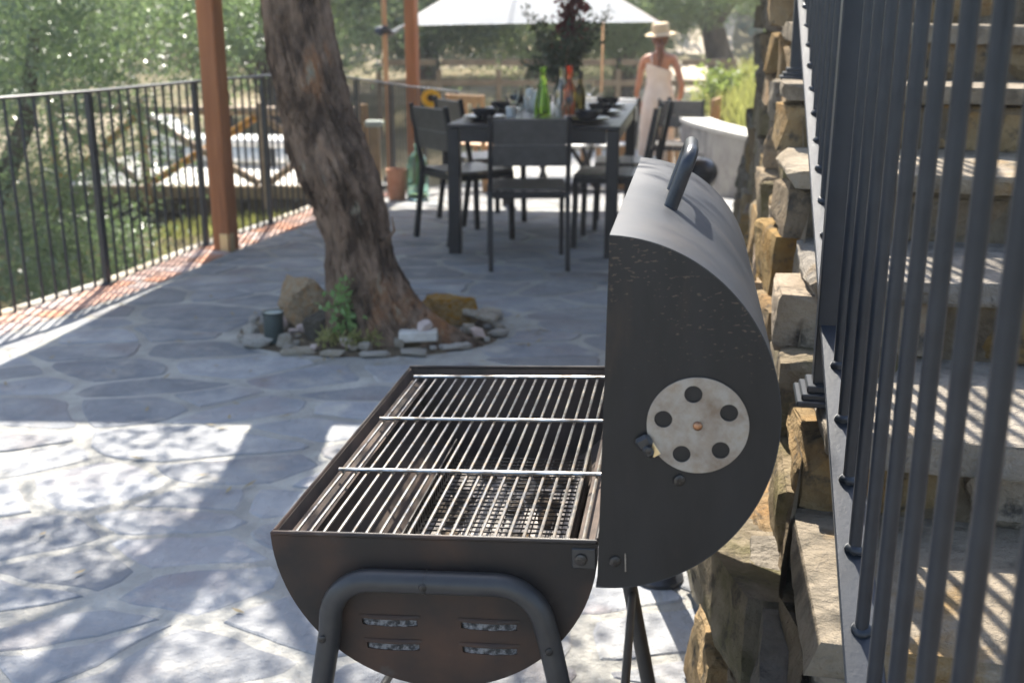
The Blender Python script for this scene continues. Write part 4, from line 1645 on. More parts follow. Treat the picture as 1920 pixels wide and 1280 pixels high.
# bouquet in a vase
bq = empty('bouquet', T(.02, 1.40, TH + .001), 0, 'tall bouquet of olive twigs and dark red leaves in a vase on the table', 'bouquet')
MB().lathe([(.05, 0), (.06, .01), (.065, .12), (.045, .20), (.05, .24), (.046, .24), (.04, .20), (.058, .12), (.054, .012), (0, .012)], 24).build('vase', 'lamp_green', bq, True, 40)
gb = np.random.default_rng(14)
st = MB()
pts = []
for i in range(34):
    a, sp2 = gb.uniform(0, 2 * PI), gb.uniform(.08, .40)
    tip = Vector((math.cos(a) * sp2, math.sin(a) * sp2 * .8, gb.uniform(.30, .66)))
    st.tube([(0, 0, .15), (tip.x * .4, tip.y * .4, tip.z * .62), tip], [.004, .003, .0015], 5)
    for t in np.linspace(.4, 1.0, 16):
        for _ in range(4):
            q = Vector((tip.x * t * (.6 + .4 * t), tip.y * t * (.6 + .4 * t), .15 + (tip.z - .15) * t))
            pts.append((q.x, q.y, q.z))
pts = np.array(pts) + gb.normal(size=(len(pts), 3)) * .022
st.build('stem', 'bark', bq)
link('olive_sprays', leaf_mesh('olive_sprays', pts, .055, .016, 'bouquet_leaf', gb), bq)
pr = []
st2 = MB()
for i in range(7):
    tip = Vector((.05 + gb.uniform(-.09, .09), gb.uniform(-.06, .06), gb.uniform(.62, 1.0)))
    st2.tube([(0, 0, .15), (.03, 0, .4), tip], [.004, .003, .002], 5)
    for t in np.linspace(.55, 1.0, 14):
        for _ in range(5):
            pr.append((tip.x * t, tip.y * t, .15 + (tip.z - .15) * t))
pr = np.array(pr) + gb.normal(size=(len(pr), 3)) * .026
st2.build('stem', 'bark', bq)
link('red_leaves', leaf_mesh('red_leaves', pr, .05, .03, 'plum_leaf', gb), bq)

# ------------------------------------------------------------------ things round the terrace
# glass demijohn holding a sunflower, terracotta pot, timber bollard
dj = empty('demijohn', (-.775, 9.0, gz(9.0)), 0, 'big aqua glass demijohn standing on the terrace behind the left chairs', 'demijohn')
MB().lathe([(.06, 0), (.088, .015), (.092, .06), (.092, .28), (.080, .34), (.045, .385), (.022, .40), (.022, .445), (.028, .45), (.028, .465), (.018, .465),
            (.018, .41), (.04, .378), (.074, .335), (.086, .278), (.086, .06), (.08, .02), (0, .015)], 32).build('glass_body', 'aqua_glass', dj, True, 40)
MB().lathe([(.078, .02), (.078, .05), (0, .05)], 24).build('sediment', 'reed', dj)
sf = empty('sunflower', (-.775, 9.0, gz(9.0) + .05), 0, 'orange sunflower standing in the glass demijohn', 'flower')
MB().tube([(0, 0, .0), (.0, 0, .40), (.03, 0, .55), (.10, -.01, .70), (.125, -.04, .76)], [.007, .007, .006, .006, .005], 8).build('stem', 'herb_leaf', sf, True)
fe = MB().lathe([(0, -.012), (.034, -.008), (.040, 0), (.03, .008), (0, .010)], 18).build('flower_head', 'flower_eye', sf, True, loc=(.128, -.06, .775), rot=(R(62), 0, R(10)))
for ring, (r0, n_, tl) in enumerate(((.036, 17, -.2), (.032, 15, .15))):
    pm = MB()
    pm.add([(0, -.012, 0), (.03, -.013, .006), (.052, 0, .004), (.03, .013, .006), (0, .012, 0), (.03, 0, .011)], [(0, 1, 5), (1, 2, 5), (2, 3, 5), (3, 4, 5), (4, 0, 5)])
    pmesh = pm.mesh('petal', 'petal', True)
    for i in range(n_):
        a = 2 * PI * (i + .5 * ring) / n_
        link('petal', pmesh, fe, (r0 * math.cos(a), r0 * math.sin(a), .002 + ring * .004), (0, -tl, a))
pot = empty('terracotta_pot', (-.95, 9.02, gz(9.02)), 0, 'terracotta pot beside the glass demijohn', 'pot')
MB().lathe([(.062, 0), (.068, .005), (.082, .20), (.086, .22), (.086, .255), (.074, .255), (.070, .21), (.056, .02), (0, .02)], 28).build('body', 'pot_clay', pot, True, 40)
MB().lathe([(.070, .225), (0, .235)], 20).build('soil_fill', 'soil', pot)
wb = empty('timber_bollard', (-1.16, 9.35, gz(9.35)), 0, 'square timber bollard with grey cap beside the parasol mast', 'bollard')
MB().box((0, 0, .30), (.085, .085, .60), bev=.008).build('shaft', 'old_timber', wb)
MB().box((0, 0, .625), (.15, .13, .05), bev=.012).build('cap', 'weathered_end', wb)

# parasol: wooden mast, black bracket, square white canopy, thin far pole
pz0 = gz(11.6)
para = empty('parasol', (-1.29, 11.5, pz0), 0, 'large white square parasol on a slim wooden mast', 'parasol')
PB = Vector((-1.29, 11.5, pz0))
MB().tube([(0, 0, 0), (0, 0, 2.75)], [.028, .026], 12).build('mast', 'pole_wood', para, True, 40)
MB().lathe([(.20, 0), (.20, .05), (.05, .07), (.045, .12)], 24).build('base', 'black_iron', para, True, 40)
zc = 1.38 - pz0 + .02
corners = [Vector((-1.20, 12.55, 1.345)) - PB, Vector((1.62, 12.55, 1.385)) - PB, Vector((1.75, 15.2, 1.50)) - PB, Vector((-1.25, 15.2, 1.50)) - PB]
apex = Vector((.25, 13.8, 2.12)) - PB
cv, cf = [], []
NR, NSg = 10, 16
cv.append(tuple(apex))
for r_ in range(1, NR + 1):
    t = r_ / NR
    for s_ in range(4):
        a, b = corners[s_], corners[(s_ + 1) % 4]
        for i in range(NSg):
            u = i / NSg
            e = a + (b - a) * u
            e = e + ((a + b) / 2 * 0 + (apex - e) * .05 * math.sin(PI * u))
            p = apex + (e - apex) * t
            p.z += .05 * math.sin(PI * t) - .03 * math.sin(PI * u) * t
            cv.append(tuple(p))
m4 = 4 * NSg
for i in range(m4):
    cf.append((0, 1 + i, 1 + (i + 1) % m4))
for r_ in range(NR - 1):
    for i in range(m4):
        k = (i + 1) % m4
        cf.append((1 + r_ * m4 + i, 1 + (r_ + 1) * m4 + i, 1 + (r_ + 1) * m4 + k, 1 + r_ * m4 + k))
MB().add(cv, cf).build('canopy', 'canopy_white', para, True, 50)
for s_ in range(4):
    a, b = corners[s_], corners[(s_ + 1) % 4]
    hem = [a + (b - a) * (i / NSg) + (apex - (a + (b - a) * (i / NSg))) * .05 * math.sin(PI * i / NSg) + Vector((0, 0, -.03 * math.sin(PI * i / NSg))) for i in range(NSg + 1)]
    MB().tube(hem, .006, 6).build('hem', 'canopy_white', para, True)
    MB().tube([corners[s_] + Vector((0, 0, -.02)), corners[s_] * .5 + apex * .5 + Vector((0, 0, .02)), apex + Vector((0, 0, -.03))], .012, 8).build('rib', 'pole_wood', para)
MB().tube([(-.06, 0, 1.26 - pz0 - .0), (-.06, 0, 1.28 - pz0), (0, -.03, 1.30 - pz0), (.06, .1, 1.26 - pz0), tuple(corners[0] + Vector((-.02, -.02, -.02)))], [.05, .055, .045, .028, .022], 10).build('bracket', 'black_iron', para, True)
MB().tube([(0, 0, 2.70), tuple(apex)], .02, 8).build('arm', 'pole_wood', para)
fpole = MB().tube([(1.12 - PB.x, 14.0 - PB.y, -.45 - pz0), (1.12 - PB.x, 14.0 - PB.y, 1.66 - pz0)], .014, 10).build('support_pole', 'pole_wood', para, True, 40)


# wooden chairs and the far table
def wood_chair(label, loc, rz):
    t = empty('wooden_chair', loc, rz, label, 'chair', 'wooden chairs at the far table')
    for sx in (-1, 1):
        MB().bar((sx * .20, -.21, 0), (sx * .20, -.24, .92), .035, .04, .005).build('rear_leg', 'chair_wood', t)
        MB().bar((sx * .20, .19, 0), (sx * .20, .19, .46), .035, .04, .005).build('front_leg', 'chair_wood', t)
    for i in range(5):
        MB().box((0, -.16 + i * .085, .455), (.43, .075, .02), bev=.004).build('seat_slat', 'chair_wood', t)
    for z in (.62, .88):
        MB().box((0, -.235, z), (.37, .022, .075), bev=.005).build('back_rail', 'chair_wood', t)
    for x in (-.1, 0, .1):
        MB().box((x, -.232, .75), (.045, .014, .19), bev=.003).build('back_slat', 'chair_wood', t)
    return t


wood_chair('wooden chair left of the far table, seen between the black chairs', (-.30, 10.55, gz(10.55)), R(-35))
wood_chair('wooden chair just left of the walking person', (1.02, 11.9, gz(11.9)), R(20))
wood_chair('wooden chair right of the walking person', (1.90, 11.7, gz(11.7)), R(70))
ft = empty('wooden_table', (.45, 11.2, gz(11.2)), R(-6), 'wooden table with white crockery beyond the dining table', 'table')
for i in range(5):
    MB().box((0, -.34 + i * .17, .735), (1.5, .16, .028), bev=.004).build('plank', 'chair_wood', ft)
for sx in (-.66, .66):
    for sy in (-.33, .33):
        MB().box((sx, sy, .36), (.07, .07, .72), bev=.005).build('leg', 'chair_wood', ft)
MB().box((0, 0, .69), (1.3, .6, .06)).build('apron', 'chair_wood', ft)
for i, (x, y, prof, nm) in enumerate(((-.30, -.1, TUMB, 'tumbler'), (-.12, .0, GLASS, 'wine_glass'), (.42, -.05, GLASS, 'wine_glass'))):
    o = MB().lathe([(a * 1.2, b * 1.2) for a, b in prof], 18).build(nm, 'clear_glass', None, True, 35, loc=(.45 + x, 11.2 + y, gz(11.2) + .751))
    tag(o, ('left', 'middle', 'right')[i] + 'most clear glass on the far wooden table', 'glass', 'glasses on the far table')
for i, (x, y) in enumerate(((-.45, -.15), (-.02, -.2), (.25, .12))):
    o = MB().lathe([(.05, 0), (.06, .005), (.10, .045), (.115, .06), (.11, .06), (.06, .012), (0, .012)], 22).build('serving_bowl', 'white_ceramic', None, True, 35, loc=(.45 + x, 11.2 + y, gz(11.2) + .751))
    tag(o, ('left', 'middle', 'right')[i] + 'most white bowl on the far wooden table', 'bowl', 'white bowls on the far table')
for i, (x, y, rz) in enumerate(((.50, 10.35, R(158)), (.86, 10.60, R(140)))):
    lz = empty('canvas_chair', (x, y, gz(y)), rz, ('nearer' if i == 0 else 'farther') + ' white canvas folding chair at the far wooden table', 'chair', 'white canvas chairs')
    MB().box((0, 0, .45), (.46, .42, .025), bev=.01).build('seat_canvas', 'cushion_white', lz, True, 40)
    MB().box((0, -.235, .76), (.50, .025, .22), Matrix.Rotation(R(14), 3, 'X'), .01).build('back_canvas', 'cushion_white', lz, True, 40)
    for sx in (-1, 1):
        MB().bar((sx * .24, -.20, .42), (sx * .24, -.26, .88), .03, .035, .004).build('back_post', 'furniture_frame', lz)
        MB().bar((sx * .24, -.22, 0), (sx * .24, .20, .45), .03, .035, .004).build('leg', 'furniture_frame', lz)
        MB().bar((sx * .21, .22, 0), (sx * .21, -.20, .45), .03, .035, .004).build('leg', 'furniture_frame', lz)

# kettle grill half hidden behind the barrel lid
kb = empty('kettle_grill', (1.37, 8.1, 0), 0, 'black kettle grill half hidden behind the barrel grill lid', 'grill')
MB().lathe([(0, .15), (.07, .155), (.12, .20), (.145, .27), (.145, .285)], 28).build('bowl', 'black_iron', kb, True, 40)
MB().lathe([(.150, .287), (.150, .30), (.135, .35), (.10, .385), (.05, .402), (0, .405)], 28).build('lid', 'black_iron', kb, True, 40)
MB().tube([(-.03, 0, .40), (-.03, 0, .425), (.03, 0, .425), (.03, 0, .40)], .006, 8).build('lid_handle', 'black_iron', kb)
for a in (0.4, 2.5, 4.6):
    MB().tube([(math.cos(a) * .09, math.sin(a) * .09, .18), (math.cos(a) * .16, math.sin(a) * .16, 0)], .009, 8).build('leg', 'black_iron', kb)

# low rendered walls on the right
lw = empty('garden_wall', (1.75, 9.4, gz(9.4)), 0, 'low curved rendered garden wall with white cap before the grassy bank', 'wall')
w_pts = [(1.96, 8.85), (1.86, 9.3), (1.76, 9.8), (1.69, 10.3), (1.66, 10.9)]


def wall_strip(pts, thick, z0, z1, name, m, par, origin, grow=0.0):
    vv, ff = [], []
    for i, p in enumerate(pts):
        a = Vector(pts[max(i - 1, 0)])
        b = Vector(pts[min(i + 1, len(pts) - 1)])
        t = (b - a).normalized()
        n_ = Vector((t.y, -t.x))
        p = Vector(p)
        i0, i1 = p - n_ * grow, p + n_ * (thick + grow)
        for q, z in ((i0, z0), (i1, z0), (i1, z1), (i0, z1)):
            vv.append((q.x - origin[0], q.y - origin[1], z - origin[2]))
    for i in range(len(pts) - 1):
        for k in range(4):
            ff.append((i * 4 + k, i * 4 + (k + 1) % 4, (i + 1) * 4 + (k + 1) % 4, (i + 1) * 4 + k))
    ff += [(0, 1, 2, 3), tuple(len(vv) - 4 + k for k in (3, 2, 1, 0))]
    return MB().add(vv, ff).build(name, m, par)


org = (1.75, 9.4, gz(9.4))
wall_strip(w_pts, .26, -.3, .44, 'wall_body', 'concrete', lw, org)
wall_strip(w_pts, .26, .441, .475, 'cap', 'concrete_cap', lw, org, .02)
tw2 = empty('garden_pillar', (2.00, 8.58, 0), R(-12), 'taller rendered pillar block at the near end of the low garden wall', 'wall')
MB().box((0, 0, .14), (.24, .5, .88), bev=.01).build('pillar_body', 'concrete', tw2)
MB().box((0, 0, .602), (.28, .54, .04), bev=.008).build('cap', 'concrete_cap', tw2)

# ------------------------------------------------------------------ lower patio and log fence on the left
pt = empty('lower_patio', (-3.3, 11, -.2), 0, 'white gravel patio below the terrace held by a stone wall and timber edge', 'patio')
tag(pt, kind='structure')
PX0, PX1, PY0, PY1, PZ = -4.75, -1.95, 10.95, 14.6, -.20
MB().box(((PX0 + PX1) / 2 + 3.3, (PY0 + PY1) / 2 - 11, -.15), (PX1 - PX0, PY1 - PY0, .30)).build('gravel_surface', 'gravel_white', pt)
MB().box(((PX0 + PX1) / 2 + 3.3, PY0 - 11 - .06, -.055), (PX1 - PX0 + .1, .11, .13), bev=.015).build('edge_beam', 'old_timber', pt)
stv = [rock_mesh('wall_stone', 'moss_stone', 5, 4, .2, 1.3, s + 150) for s in range(4)]
for row in range(4):
    x = PX0
    while x < PX1:
        w_ = rk.uniform(.18, .36)
        link('wall_stone', stv[rk.randrange(4)], pt, (x + w_ / 2 + 3.3, PY0 - 11 - .02 + rk.uniform(-.02, .02), -.20 - row * .15), (0, 0, rk.choice((0, PI))), (w_ / 2, .09, .078))
        x += w_
lf = empty('log_fence', (-3.3, 10.9, -.3), 0, 'rustic log fence with crossed braces along the lower patio', 'fence')
LO = Vector((-3.3, 10.9, -.3))


def log(name, a, b, r_):
    a, b = Vector(a) - LO, Vector(b) - LO
    d = b - a
    pts_ = [a + d * t + Vector((0, 0, .008 * noise.noise(a * 3 + Vector((t * 3, 0, 0))))) for t in np.linspace(0, 1, 6)]
    return MB().tube(pts_, [r_ * (1 + .08 * noise.noise(p * 4)) for p in pts_], 10).build(name, 'log_wood', lf, True, 50)


fx = [-4.50, -3.62, -2.45, -1.45]
for x in fx:
    log('post', (x, 10.86, -.42), (x, 10.86, .66 - (x + 4.5) * .02), .045)
for i in range(3):
    a, b = fx[i], fx[i + 1]
    z0 = .56 - i * .01
    log('top_rail', (a, 10.86, z0), (b, 10.86, z0 - .01), .046)
    log('brace', (a + .04, 10.80, z0 - .06), (b - .04, 10.80, -.16), .038)
    log('brace', (a + .04, 10.92, -.16), (b - .04, 10.92, z0 - .06), .038)
bird = MB().lathe([(0, 0), (.03, .02), (.035, .07), (.02, .12), (0, .13)], 14).build('hanging_lantern', 'green_glass', None, True, loc=(-4.12, 10.80, .22))
tag(bird, 'small green glass lantern hanging at the log fence', 'lantern')
bird['kind'] = 'thing'
# table and cloth shapes on the patio
sb = empty('sun_bed', (-3.35, 12.9, -.2), R(-12), 'white sun bed standing on the lower gravel patio', 'sun bed')
MB().box((0, 0, .26), (1.75, .62, .09), bev=.03).build('mattress', 'cushion_white', sb, True, 40)
MB().box((-.72, 0, .42), (.55, .60, .08), Matrix.Rotation(R(38), 3, 'Y'), .03).build('headrest', 'cushion_white', sb, True, 40)
for sx in (-.7, .7):
    for sy in (-.24, .24):
        MB().box((sx, sy, .11), (.05, .05, .22)).build('leg', 'furniture_frame', sb)
# far wooden fence closing the garden
ffn = empty('wooden_fence', (.2, 16.9, -.4), 0, 'brown post and rail fence closing the far side of the garden', 'fence')
for i in range(8):
    x = -2.2 + i * .9
    zb = terr(x + .2, 16.9)
    MB().box((x, 0, zb + .4 + .45), (.08, .08, 1.1), bev=.008).build('post', 'old_timber', ffn)
for z in (.92, 1.22):
    for i in range(7):
        x = -2.2 + i * .9
        MB().bar((x + .04, -.01, z), (x + .86, -.01, z), .03, .09, .004).build('rail', 'old_timber', ffn)

# ------------------------------------------------------------------ person in linen jumpsuit and straw hat, walking away
pz_ = gz(12.0)
per = empty('person', (1.57, 12.0, pz_), R(-9), 'person seen from behind in pale pink jumpsuit and straw hat', 'person')


def skin_body():
    V_, E_, Rr = [], [], []

    def add(p, r_, par=None):
        V_.append(p)
        Rr.append(r_ if isinstance(r_, tuple) else (r_, r_))
        if par is not None:
            E_.append((par, len(V_) - 1))
        return len(V_) - 1
    pel = add((0, 0, .93), (.135, .10))
    wst = add((0, 0, 1.08), (.115, .085), pel)
    che = add((0, -.005, 1.24), (.125, .088), wst)
    upp = add((0, -.01, 1.330), (.100, .070), che)
    nk = add((0, 0, 1.405), .047, upp)
    nk2 = add((0, .012, 1.455), .046, nk)
    hd_ = add((0, .025, 1.53), (.075, .088), nk2)
    add((0, .022, 1.60), (.060, .070), hd_)
    for s in (-1, 1):
        sho = add((s * .150, -.01, 1.340), .048, upp)
        ua = add((s * .190, -.03 * s, 1.235), .040, sho)
        el = add((s * (.232 + .015 * s), -.05 * s - .02, 1.07), .033, ua)
        fa = add((s * .240, -.03 * s + .06, .96), .030, el)
        wr_ = add((s * .205, -.02 * s + .135, .875), .021, fa)
        pa = add((s * .195, .165, .835), (.028, .018), wr_)
        for k, (dx, L1) in enumerate(((-.024, .058), (-.008, .068), (.008, .064), (.022, .050))):
            a_ = add((s * .195 + dx, .188, .805), .0085, pa)
            b_ = add((s * .195 + dx, .192, .805 - L1 * .5), .0080, a_)
            add((s * .195 + dx, .182, .805 - L1), .0065, b_)
        th_ = add((s * .195 - s * .028, .160, .822), .0095, pa)
        add((s * .195 - s * .040, .172, .785), .0078, th_)
        hip = add((s * .085, 0, .87), .085, pel)
        kn_ = add((s * .085 + s * .01, .10 * s + .02, .48), .052, hip)
        ank = add((s * .09, .13 * s - .03, .09), .034, kn_)
        he = add((s * .09, .13 * s - .04, .04), .034, ank)
        add((s * .10, .13 * s + .10, .03), (.036, .026), he)
    me_ = bpy.data.meshes.new('body')
    me_.from_pydata(V_, E_, [])
    me_.materials.append(MATS['skin'])
    o_ = link('body', me_, per)
    md = o_.modifiers.new('skin', 'SKIN')
    md.use_smooth_shade = True
    lay = me_.skin_vertices[0] if me_.skin_vertices else None
    if lay is None:
        bm_ = bmesh.new()
        bm_.from_mesh(me_)
        bm_.verts.layers.skin.verify()
        bm_.to_mesh(me_)
        bm_.free()
        lay = me_.skin_vertices[0]
    for i, r_ in enumerate(Rr):
        lay.data[i].radius = r_
        lay.data[i].use_root = (i == 0)
    s2 = o_.modifiers.new('sub', 'SUBSURF')
    s2.levels = 2
    s2.render_levels = 2
    return o_


skin_body()


def loft(rings, n=28, cap=False):
    """rings of (cx, cy, z, rx, ry)"""
    m_ = MB()
    vs_, fs_ = [], []
    for (cx, cy, z, rx, ry, *tl) in rings:
        for k in range(n):
            a = 2 * PI * k / n
            wob = 1 + .025 * math.sin(3 * a + z * 9) + .02 * math.sin(7 * a - z * 15)
            zz = z + (tl[0] * math.cos(a) if tl else 0)
            vs_.append((cx + rx * wob * math.cos(a), cy + ry * wob * math.sin(a), zz))
    for i in range(len(rings) - 1):
        for k in range(n):
            k2 = (k + 1) % n
            fs_.append((i * n + k, i * n + k2, (i + 1) * n + k2, (i + 1) * n + k))
    return m_.add(vs_, fs_)


suit = loft([(0, 0, .84, .160, .130), (.004, -.005, .92, .170, .136), (.004, 0, 1.0, .150, .120), (0, 0, 1.08, .128, .102), (0, 0, 1.16, .136, .104), (0, -.003, 1.21, .142, .106, -.025), (0, -.004, 1.25, .140, .102, -.045)])
for s in (-1, 1):
    lg2 = loft([(s * .060, 0, .93, .100, .118), (s * .078, .03 * s, .82, .100, .116), (s * .088, .06 * s + .01, .62, .096, .104), (s * .094, .10 * s, .42, .094, .098), (s * .094, .12 * s - .02, .22, .098, .104), (s * .092, .125 * s - .02, .085, .104, .112)])
    suit.add(lg2.v, lg2.f)
suit.tube([(-.075, -.100, 1.29), (-.085, -.085, 1.345), (-.085, -.02, 1.395), (-.080, .06, 1.36), (-.07, .088, 1.27)], .008, 8)
suit.build('jumpsuit', 'linen', per, True, 60)
hair_m = rock_mesh('hair', 'hair', 8, 2.2, .12, 2.2, 7)
ho = link('hair', hair_m, per, (0, -.005, 1.545), (0, 0, 0), (.088, .092, .085))
MB().tube([(0, -.085, 1.51), (.005, -.105, 1.46), (.008, -.105, 1.38), (.004, -.100, 1.31), (.0, -.100, 1.25)], [.030, .040, .034, .024, .010], 12).build('ponytail', 'hair', per, True)
MB().lathe([(.175, -.018), (.172, -.014), (.14, -.002), (.105, .006), (.100, .03), (.092, .085), (.082, .100), (.05, .104), (0, .098), (0, .092), (.05, .098), (.088, .03), (.100, .0), (.172, -.020), (.175, -.018)], 36, sx=.95, sy=1.1).build('straw_hat', 'straw', per, True, 60, loc=(0, .015, 1.60), rot=(R(6), R(-4), 0))
MB().lathe([(.103, .010), (.0985, .036), (.0955, .036), (.100, .010)], 36, sx=.95, sy=1.1).build('hat_band', 'hat_band', per, True, 60, loc=(0, .015, 1.60), rot=(R(6), R(-4), 0))
for s in (-1, 1):
    MB().box((s * .095, .13 * s + .025, .012), (.085, .235, .024), bev=.010).build('sandal', 'pole_wood', per, True, 40)

# ------------------------------------------------------------------ trees and greenery beyond
gt = np.random.default_rng(33)
crown_lib = []
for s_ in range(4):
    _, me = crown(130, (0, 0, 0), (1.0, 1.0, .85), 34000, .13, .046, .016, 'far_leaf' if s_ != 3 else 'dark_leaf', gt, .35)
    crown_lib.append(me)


def olive_trunk(h, r_, lean, fork_n, seed):
    q = random.Random(seed)
    m_ = MB()
    p = [(0, 0, -.3), (lean * .3, 0, h * .3), (lean * .7, q.uniform(-.1, .1), h * .65), (lean, q.uniform(-.1, .1), h)]
    m_.tube(p, [r_ * 1.5, r_ * 1.1, r_ * .95, r_ * .8], 12, False)
    for i in range(fork_n):
        a = 2 * PI * i / fork_n + q.uniform(-.4, .4)
        L_ = q.uniform(.7, 1.2) * h * .8
        m_.tube([(lean, 0, h * .96), (lean + math.cos(a) * L_ * .4, math.sin(a) * L_ * .4, h + L_ * .45), (lean + math.cos(a) * L_ * .7, math.sin(a) * L_ * .7, h + L_ * .95)], [r_ * .65, r_ * .4, r_ * .15], 8, False)
    return m_


def far_tree(x, y, h, r_, cw, chh, lab, ci, lean=0.0, seed=0, name='olive_tree', zb=None, cz=None):
    zb = terr(x, y) if zb is None else zb
    t = empty(name, (x, y, zb), 0, lab, 'tree', 'trees around the garden')
    olive_trunk(h, r_, lean, 4, seed).build('trunk', 'far_bark', t, True)
    link('crown', crown_lib[ci], t, (lean, 0, cz if cz is not None else h + chh * .75), (0, 0, seed * 1.7), (cw, cw, chh))
    return t


# big olive just beyond the railing on the left, with a denser crown of its own
gl = np.random.default_rng(8)
big = empty('olive_tree', (-4.55, 8.6, terr(-4.55, 8.6)), 0, 'large silvery olive tree filling the left edge beyond the railing', 'tree', 'trees around the garden')
zb = big.location.z
m_ = MB()
m_.tube([(.0, 0, -.2), (.10, 0, .35), (.18, .0, .75)], [.20, .15, .13], 14, False)
m_.tube([(.18, 0, .70), (.48, .05, 1.15), (.75, .1, 1.7), (.9, .1, 2.4)], [.10, .085, .07, .04], 10, False)
m_.tube([(.18, 0, .70), (-.12, -.05, 1.2), (-.35, -.1, 1.8), (-.5, 0, 2.6)], [.10, .085, .07, .04], 10, False)
m_.build('trunk', 'far_bark', big, True)
_, me = crown(230, (.35, .2, 2.75), (2.3, 1.5, 1.75), 95000, .19, .050, .015, 'olive_leaf', gl, .3)
link('crown', me, big)
# low hanging sprays near the railing foot
_, me = crown(120, (.35, -.2, .55), (1.35, 1.6, 1.0), 42000, .17, .050, .016, 'olive_leaf', gl, .3)
link('hanging_sprays', me, big)

TREES = [
    (-6.4, 12.6, 1.3, .16, 2.2, 2.0, 'bushy olive tree behind the log fence at the far left', 0, .2),
    (-3.6, 17.2, 1.1, .16, 2.1, 2.0, 'pale sunlit olive tree seen right of the near pergola post', 1, -.2),
    (-1.6, 18.6, 1.0, .16, 1.6, 2.0, 'dark olive tree behind the wooden parasol mast', 3, .1),
    (.2, 19.2, .9, .15, 1.7, 1.7, 'silvery olive tree behind the left half of the white parasol', 2, .2),
    (2.0, 19.8, .8, .15, 1.6, 1.5, 'silvery olive tree behind the middle of the white parasol', 0, -.1),
    (2.5, 23.5, 1.3, .17, 1.9, 1.7, 'silvery olive tree behind the straw hat of the person', 0, -.2),
    (4.0, 20.0, 1.5, .25, 1.9, 1.2, 'thick-trunked olive tree on the bank right of the person', 1, -.5),
    (-5.5, 21.0, 1.6, .2, 2.7, 2.7, 'tall pale tree far behind the left railing', 2, .0),
    (-9.0, 18.0, 1.6, .2, 2.8, 2.6, 'olive tree at the far left background', 1, .0),
    (8.2, 27.0, 1.6, .2, 2.4, 2.2, 'olive tree high on the right hillside', 2, .0),
    (-1.9, 26.0, 1.6, .2, 2.6, 2.9, 'dark green tree in the gap between trunk and second pergola post', 3, .0),
    (1.2, 27.0, 1.4, .2, 2.6, 2.4, 'broad olive tree in the second row behind the parasol', 1, .0),
    (-4.0, 14.6 + 9, 1.4, .2, 2.2, 2.3, 'olive tree in the second row behind the gravel patio', 0, .0),
]
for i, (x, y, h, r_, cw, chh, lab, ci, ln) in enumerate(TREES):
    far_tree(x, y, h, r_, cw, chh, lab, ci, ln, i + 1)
# pale track climbing away behind the bank
mat('track', (0.46, 0.38, 0.29), (0.56, 0.48, 0.38), 3, rough=0.95, bump=.6, bscale=20, spec=.1)
tp = [(1.6, 17.2), (2.6, 19.5), (3.6, 22.5), (4.4, 26.0), (4.8, 30.0), (5.6, 34.0)]
kv, kf = [], []
for i in range(41):
    t = i / 40 * (len(tp) - 1)
    k = min(int(t), len(tp) - 2)
    f_ = t - k
    x, y = tp[k][0] + (tp[k + 1][0] - tp[k][0]) * f_, tp[k][1] + (tp[k + 1][1] - tp[k][1]) * f_
    for j in range(7):
        q = x + (j / 6 - .5) * 2.6
        kv.append((q, y, terr(q, y) + (.05 if 0 < j < 6 else -.05)))
kf = [(i * 7 + j, i * 7 + j + 1, i * 7 + 8 + j, i * 7 + 7 + j) for i in range(40) for j in range(6)]
tk = link('path', np_mesh('path', np.array(kv), np.array(kf), 'track', True))
tag(tk, 'pale dusty track climbing away behind the grassy bank', 'path', kind='structure')
# shrubs on the bank
for i, (x, y, w_, h_, lab) in enumerate(((3.05, 12.4, .20, .30, 'bright green shrub on the bank beside the stair wall'), (2.45, 13.0, .30, .22, 'yellow-green shrub low on the grassy bank'))):
    _, me = crown(14, (0, 0, h_ * .8), (w_, w_, h_), 1500, .08, .07, .035, 'bright_leaf', gt, .2)
    t = empty('shrub', (x, y, terr(x, y) - .02), 0, lab, 'shrub', 'shrubs on the bank')
    link('foliage', me, t)
    MB().tube([(0, 0, 0), (.02, 0, h_ * .6), (.03, 0, h_)], [.015, .01, .006], 6).build('stem', 'far_bark', t)

# far wood covering the hillside
cent = []
gw = np.random.default_rng(77)
for _ in range(900):
    y = gw.uniform(31, 85)
    x = gw.uniform(-1, 1) * (.62 * y + 4)
    zc_ = terr(x, y) + gw.uniform(.6, 2.4)
    cent.append((x, y, zc_, gw.uniform(.7, 1.3)))
cent = np.array(cent)
pts = np.repeat(cent[:, :3], 70, 0) + gw.normal(size=(len(cent) * 70, 3)) * np.repeat(cent[:, 3], 70)[:, None] * np.array([1, .8, .8])
half = len(pts) // 2
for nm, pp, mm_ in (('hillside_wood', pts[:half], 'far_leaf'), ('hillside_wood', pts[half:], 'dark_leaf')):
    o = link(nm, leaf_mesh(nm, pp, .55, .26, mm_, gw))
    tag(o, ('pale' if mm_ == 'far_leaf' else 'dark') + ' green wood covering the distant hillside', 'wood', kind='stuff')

# grass on the bank and below the railing


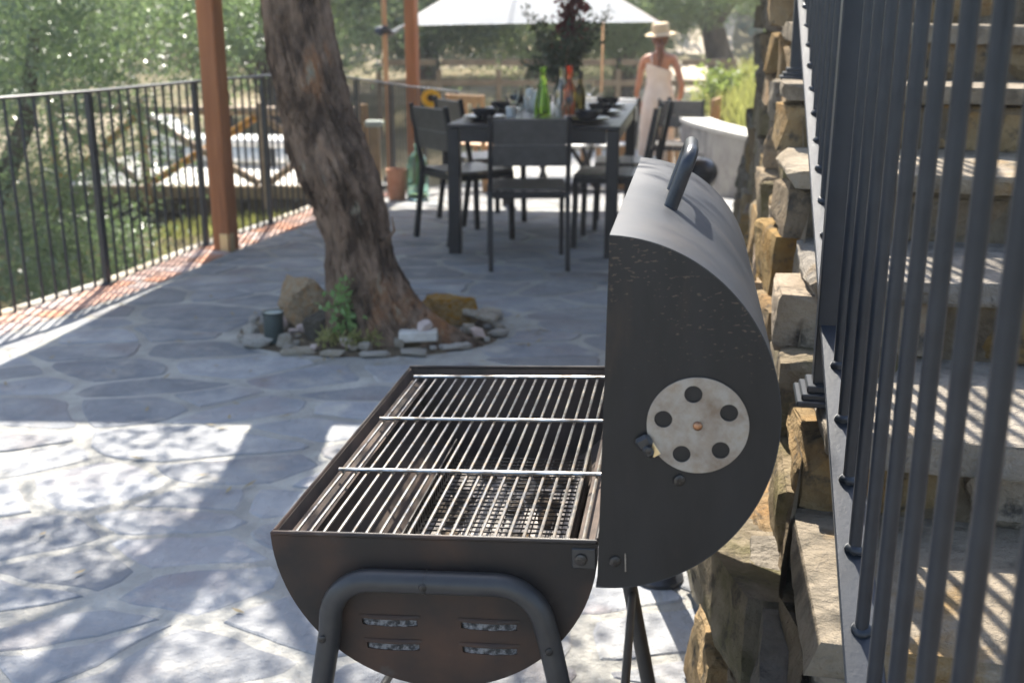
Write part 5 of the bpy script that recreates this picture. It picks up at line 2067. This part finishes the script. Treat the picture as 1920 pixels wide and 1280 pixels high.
def grass(name, n_, xf, yf, hgt, label, m='grass_blade'):
    p = []
    for _ in range(n_):
        x, y = gw.uniform(*xf), gw.uniform(*yf)
        p.append((x, y, terr(x, y) - .01))
    p = np.array(p)
    d = gw.normal(size=(n_, 3)) * .35
    d[:, 2] = 1
    L_ = hgt * gw.uniform(.4, 1.2, size=n_)[:, None]
    e = gw.normal(size=(n_, 3))
    e[:, 2] = 0
    e /= np.linalg.norm(e, axis=1)[:, None]
    w_ = .005 + hgt * .02
    V_ = np.stack([p - e * w_, p + e * w_, p + d * L_ + e * w_ * .2, p + d * L_ - e * w_ * .2], 1).reshape(-1, 3)
    o = link(name, np_mesh(name, V_, np.arange(4 * n_).reshape(-1, 4), m))
    return tag(o, label, 'grass', kind='stuff')


grass('bank_grass', 11000, (2.15, 5.2), (9.0, 14.5), .22, 'yellow-green grass covering the bank right of the low wall')
grass('lower_grass', 6000, (-3.3, -1.6), (8.2, 10.8), .09, 'green grass patch below the railing and the log fence')

# dry olive leaves blown over the paving and the bed
gq = np.random.default_rng(91)
lp_ = []
for _ in range(260):
    y = gq.uniform(1.6, 8.5)
    x = gq.uniform(xl(y) + .1, xr(y) + .1)
    if gq.uniform() < .45:
        a, q = gq.uniform(0, 2 * PI), gq.uniform(.2, 1.5)
        x, y = BED_C.x + BED_A * q * math.cos(a), BED_C.y + BED_B * q * math.sin(a)
    inside = ((x - BED_C.x) / BED_A) ** 2 + ((y - BED_C.y) / BED_B) ** 2 < 1
    lp_.append((x, y, .034 if inside else .0065))
lp_ = np.array(lp_)
n_ = len(lp_)
an = gq.uniform(0, 2 * PI, n_)
d = np.stack([np.cos(an), np.sin(an), np.zeros(n_)], 1)
e = np.stack([-np.sin(an), np.cos(an), np.zeros(n_)], 1)
ll = gq.uniform(.035, .06, n_)[:, None]
up_ = np.array([0, 0, .006])
V_ = np.stack([lp_, lp_ + d * ll * .5 + e * .006 + up_ * .3, lp_ + d * ll + up_, lp_ + d * ll * .5 - e * .006 + up_ * .3], 1).reshape(-1, 3)
mat('dry_leaf', (0.20, 0.15, 0.08), (0.30, 0.24, 0.13), 9, rough=0.8)
ol = link('fallen_leaves', np_mesh('fallen_leaves', V_, np.arange(4 * n_).reshape(-1, 4), 'dry_leaf'))
tag(ol, 'dry olive leaves scattered over the paving and the tree bed', 'leaves', kind='stuff')

# bright summer air: thin even haze that veils the far trees
hz = MB().box((0, 50, 7.5), (320, 240, 27)).mesh('haze', 'soil')
hz.materials.clear()
hm = bpy.data.materials.new('haze')
hm.use_nodes = True
hn = hm.node_tree
hn.nodes.remove(hn.nodes['Principled BSDF'])
pv = hn.nodes.new('ShaderNodeVolumePrincipled')
pv.inputs['Color'].default_value = (.93, .95, 1, 1)
pv.inputs['Density'].default_value = HAZE
pv.inputs['Anisotropy'].default_value = .35
hn.links.new(pv.outputs[0], hn.nodes['Material Output'].inputs['Volume'])
hz.materials.append(hm)
ho_ = link('haze', hz)
tag(ho_, 'thin bright summer haze veiling the far trees', 'haze', kind='stuff')
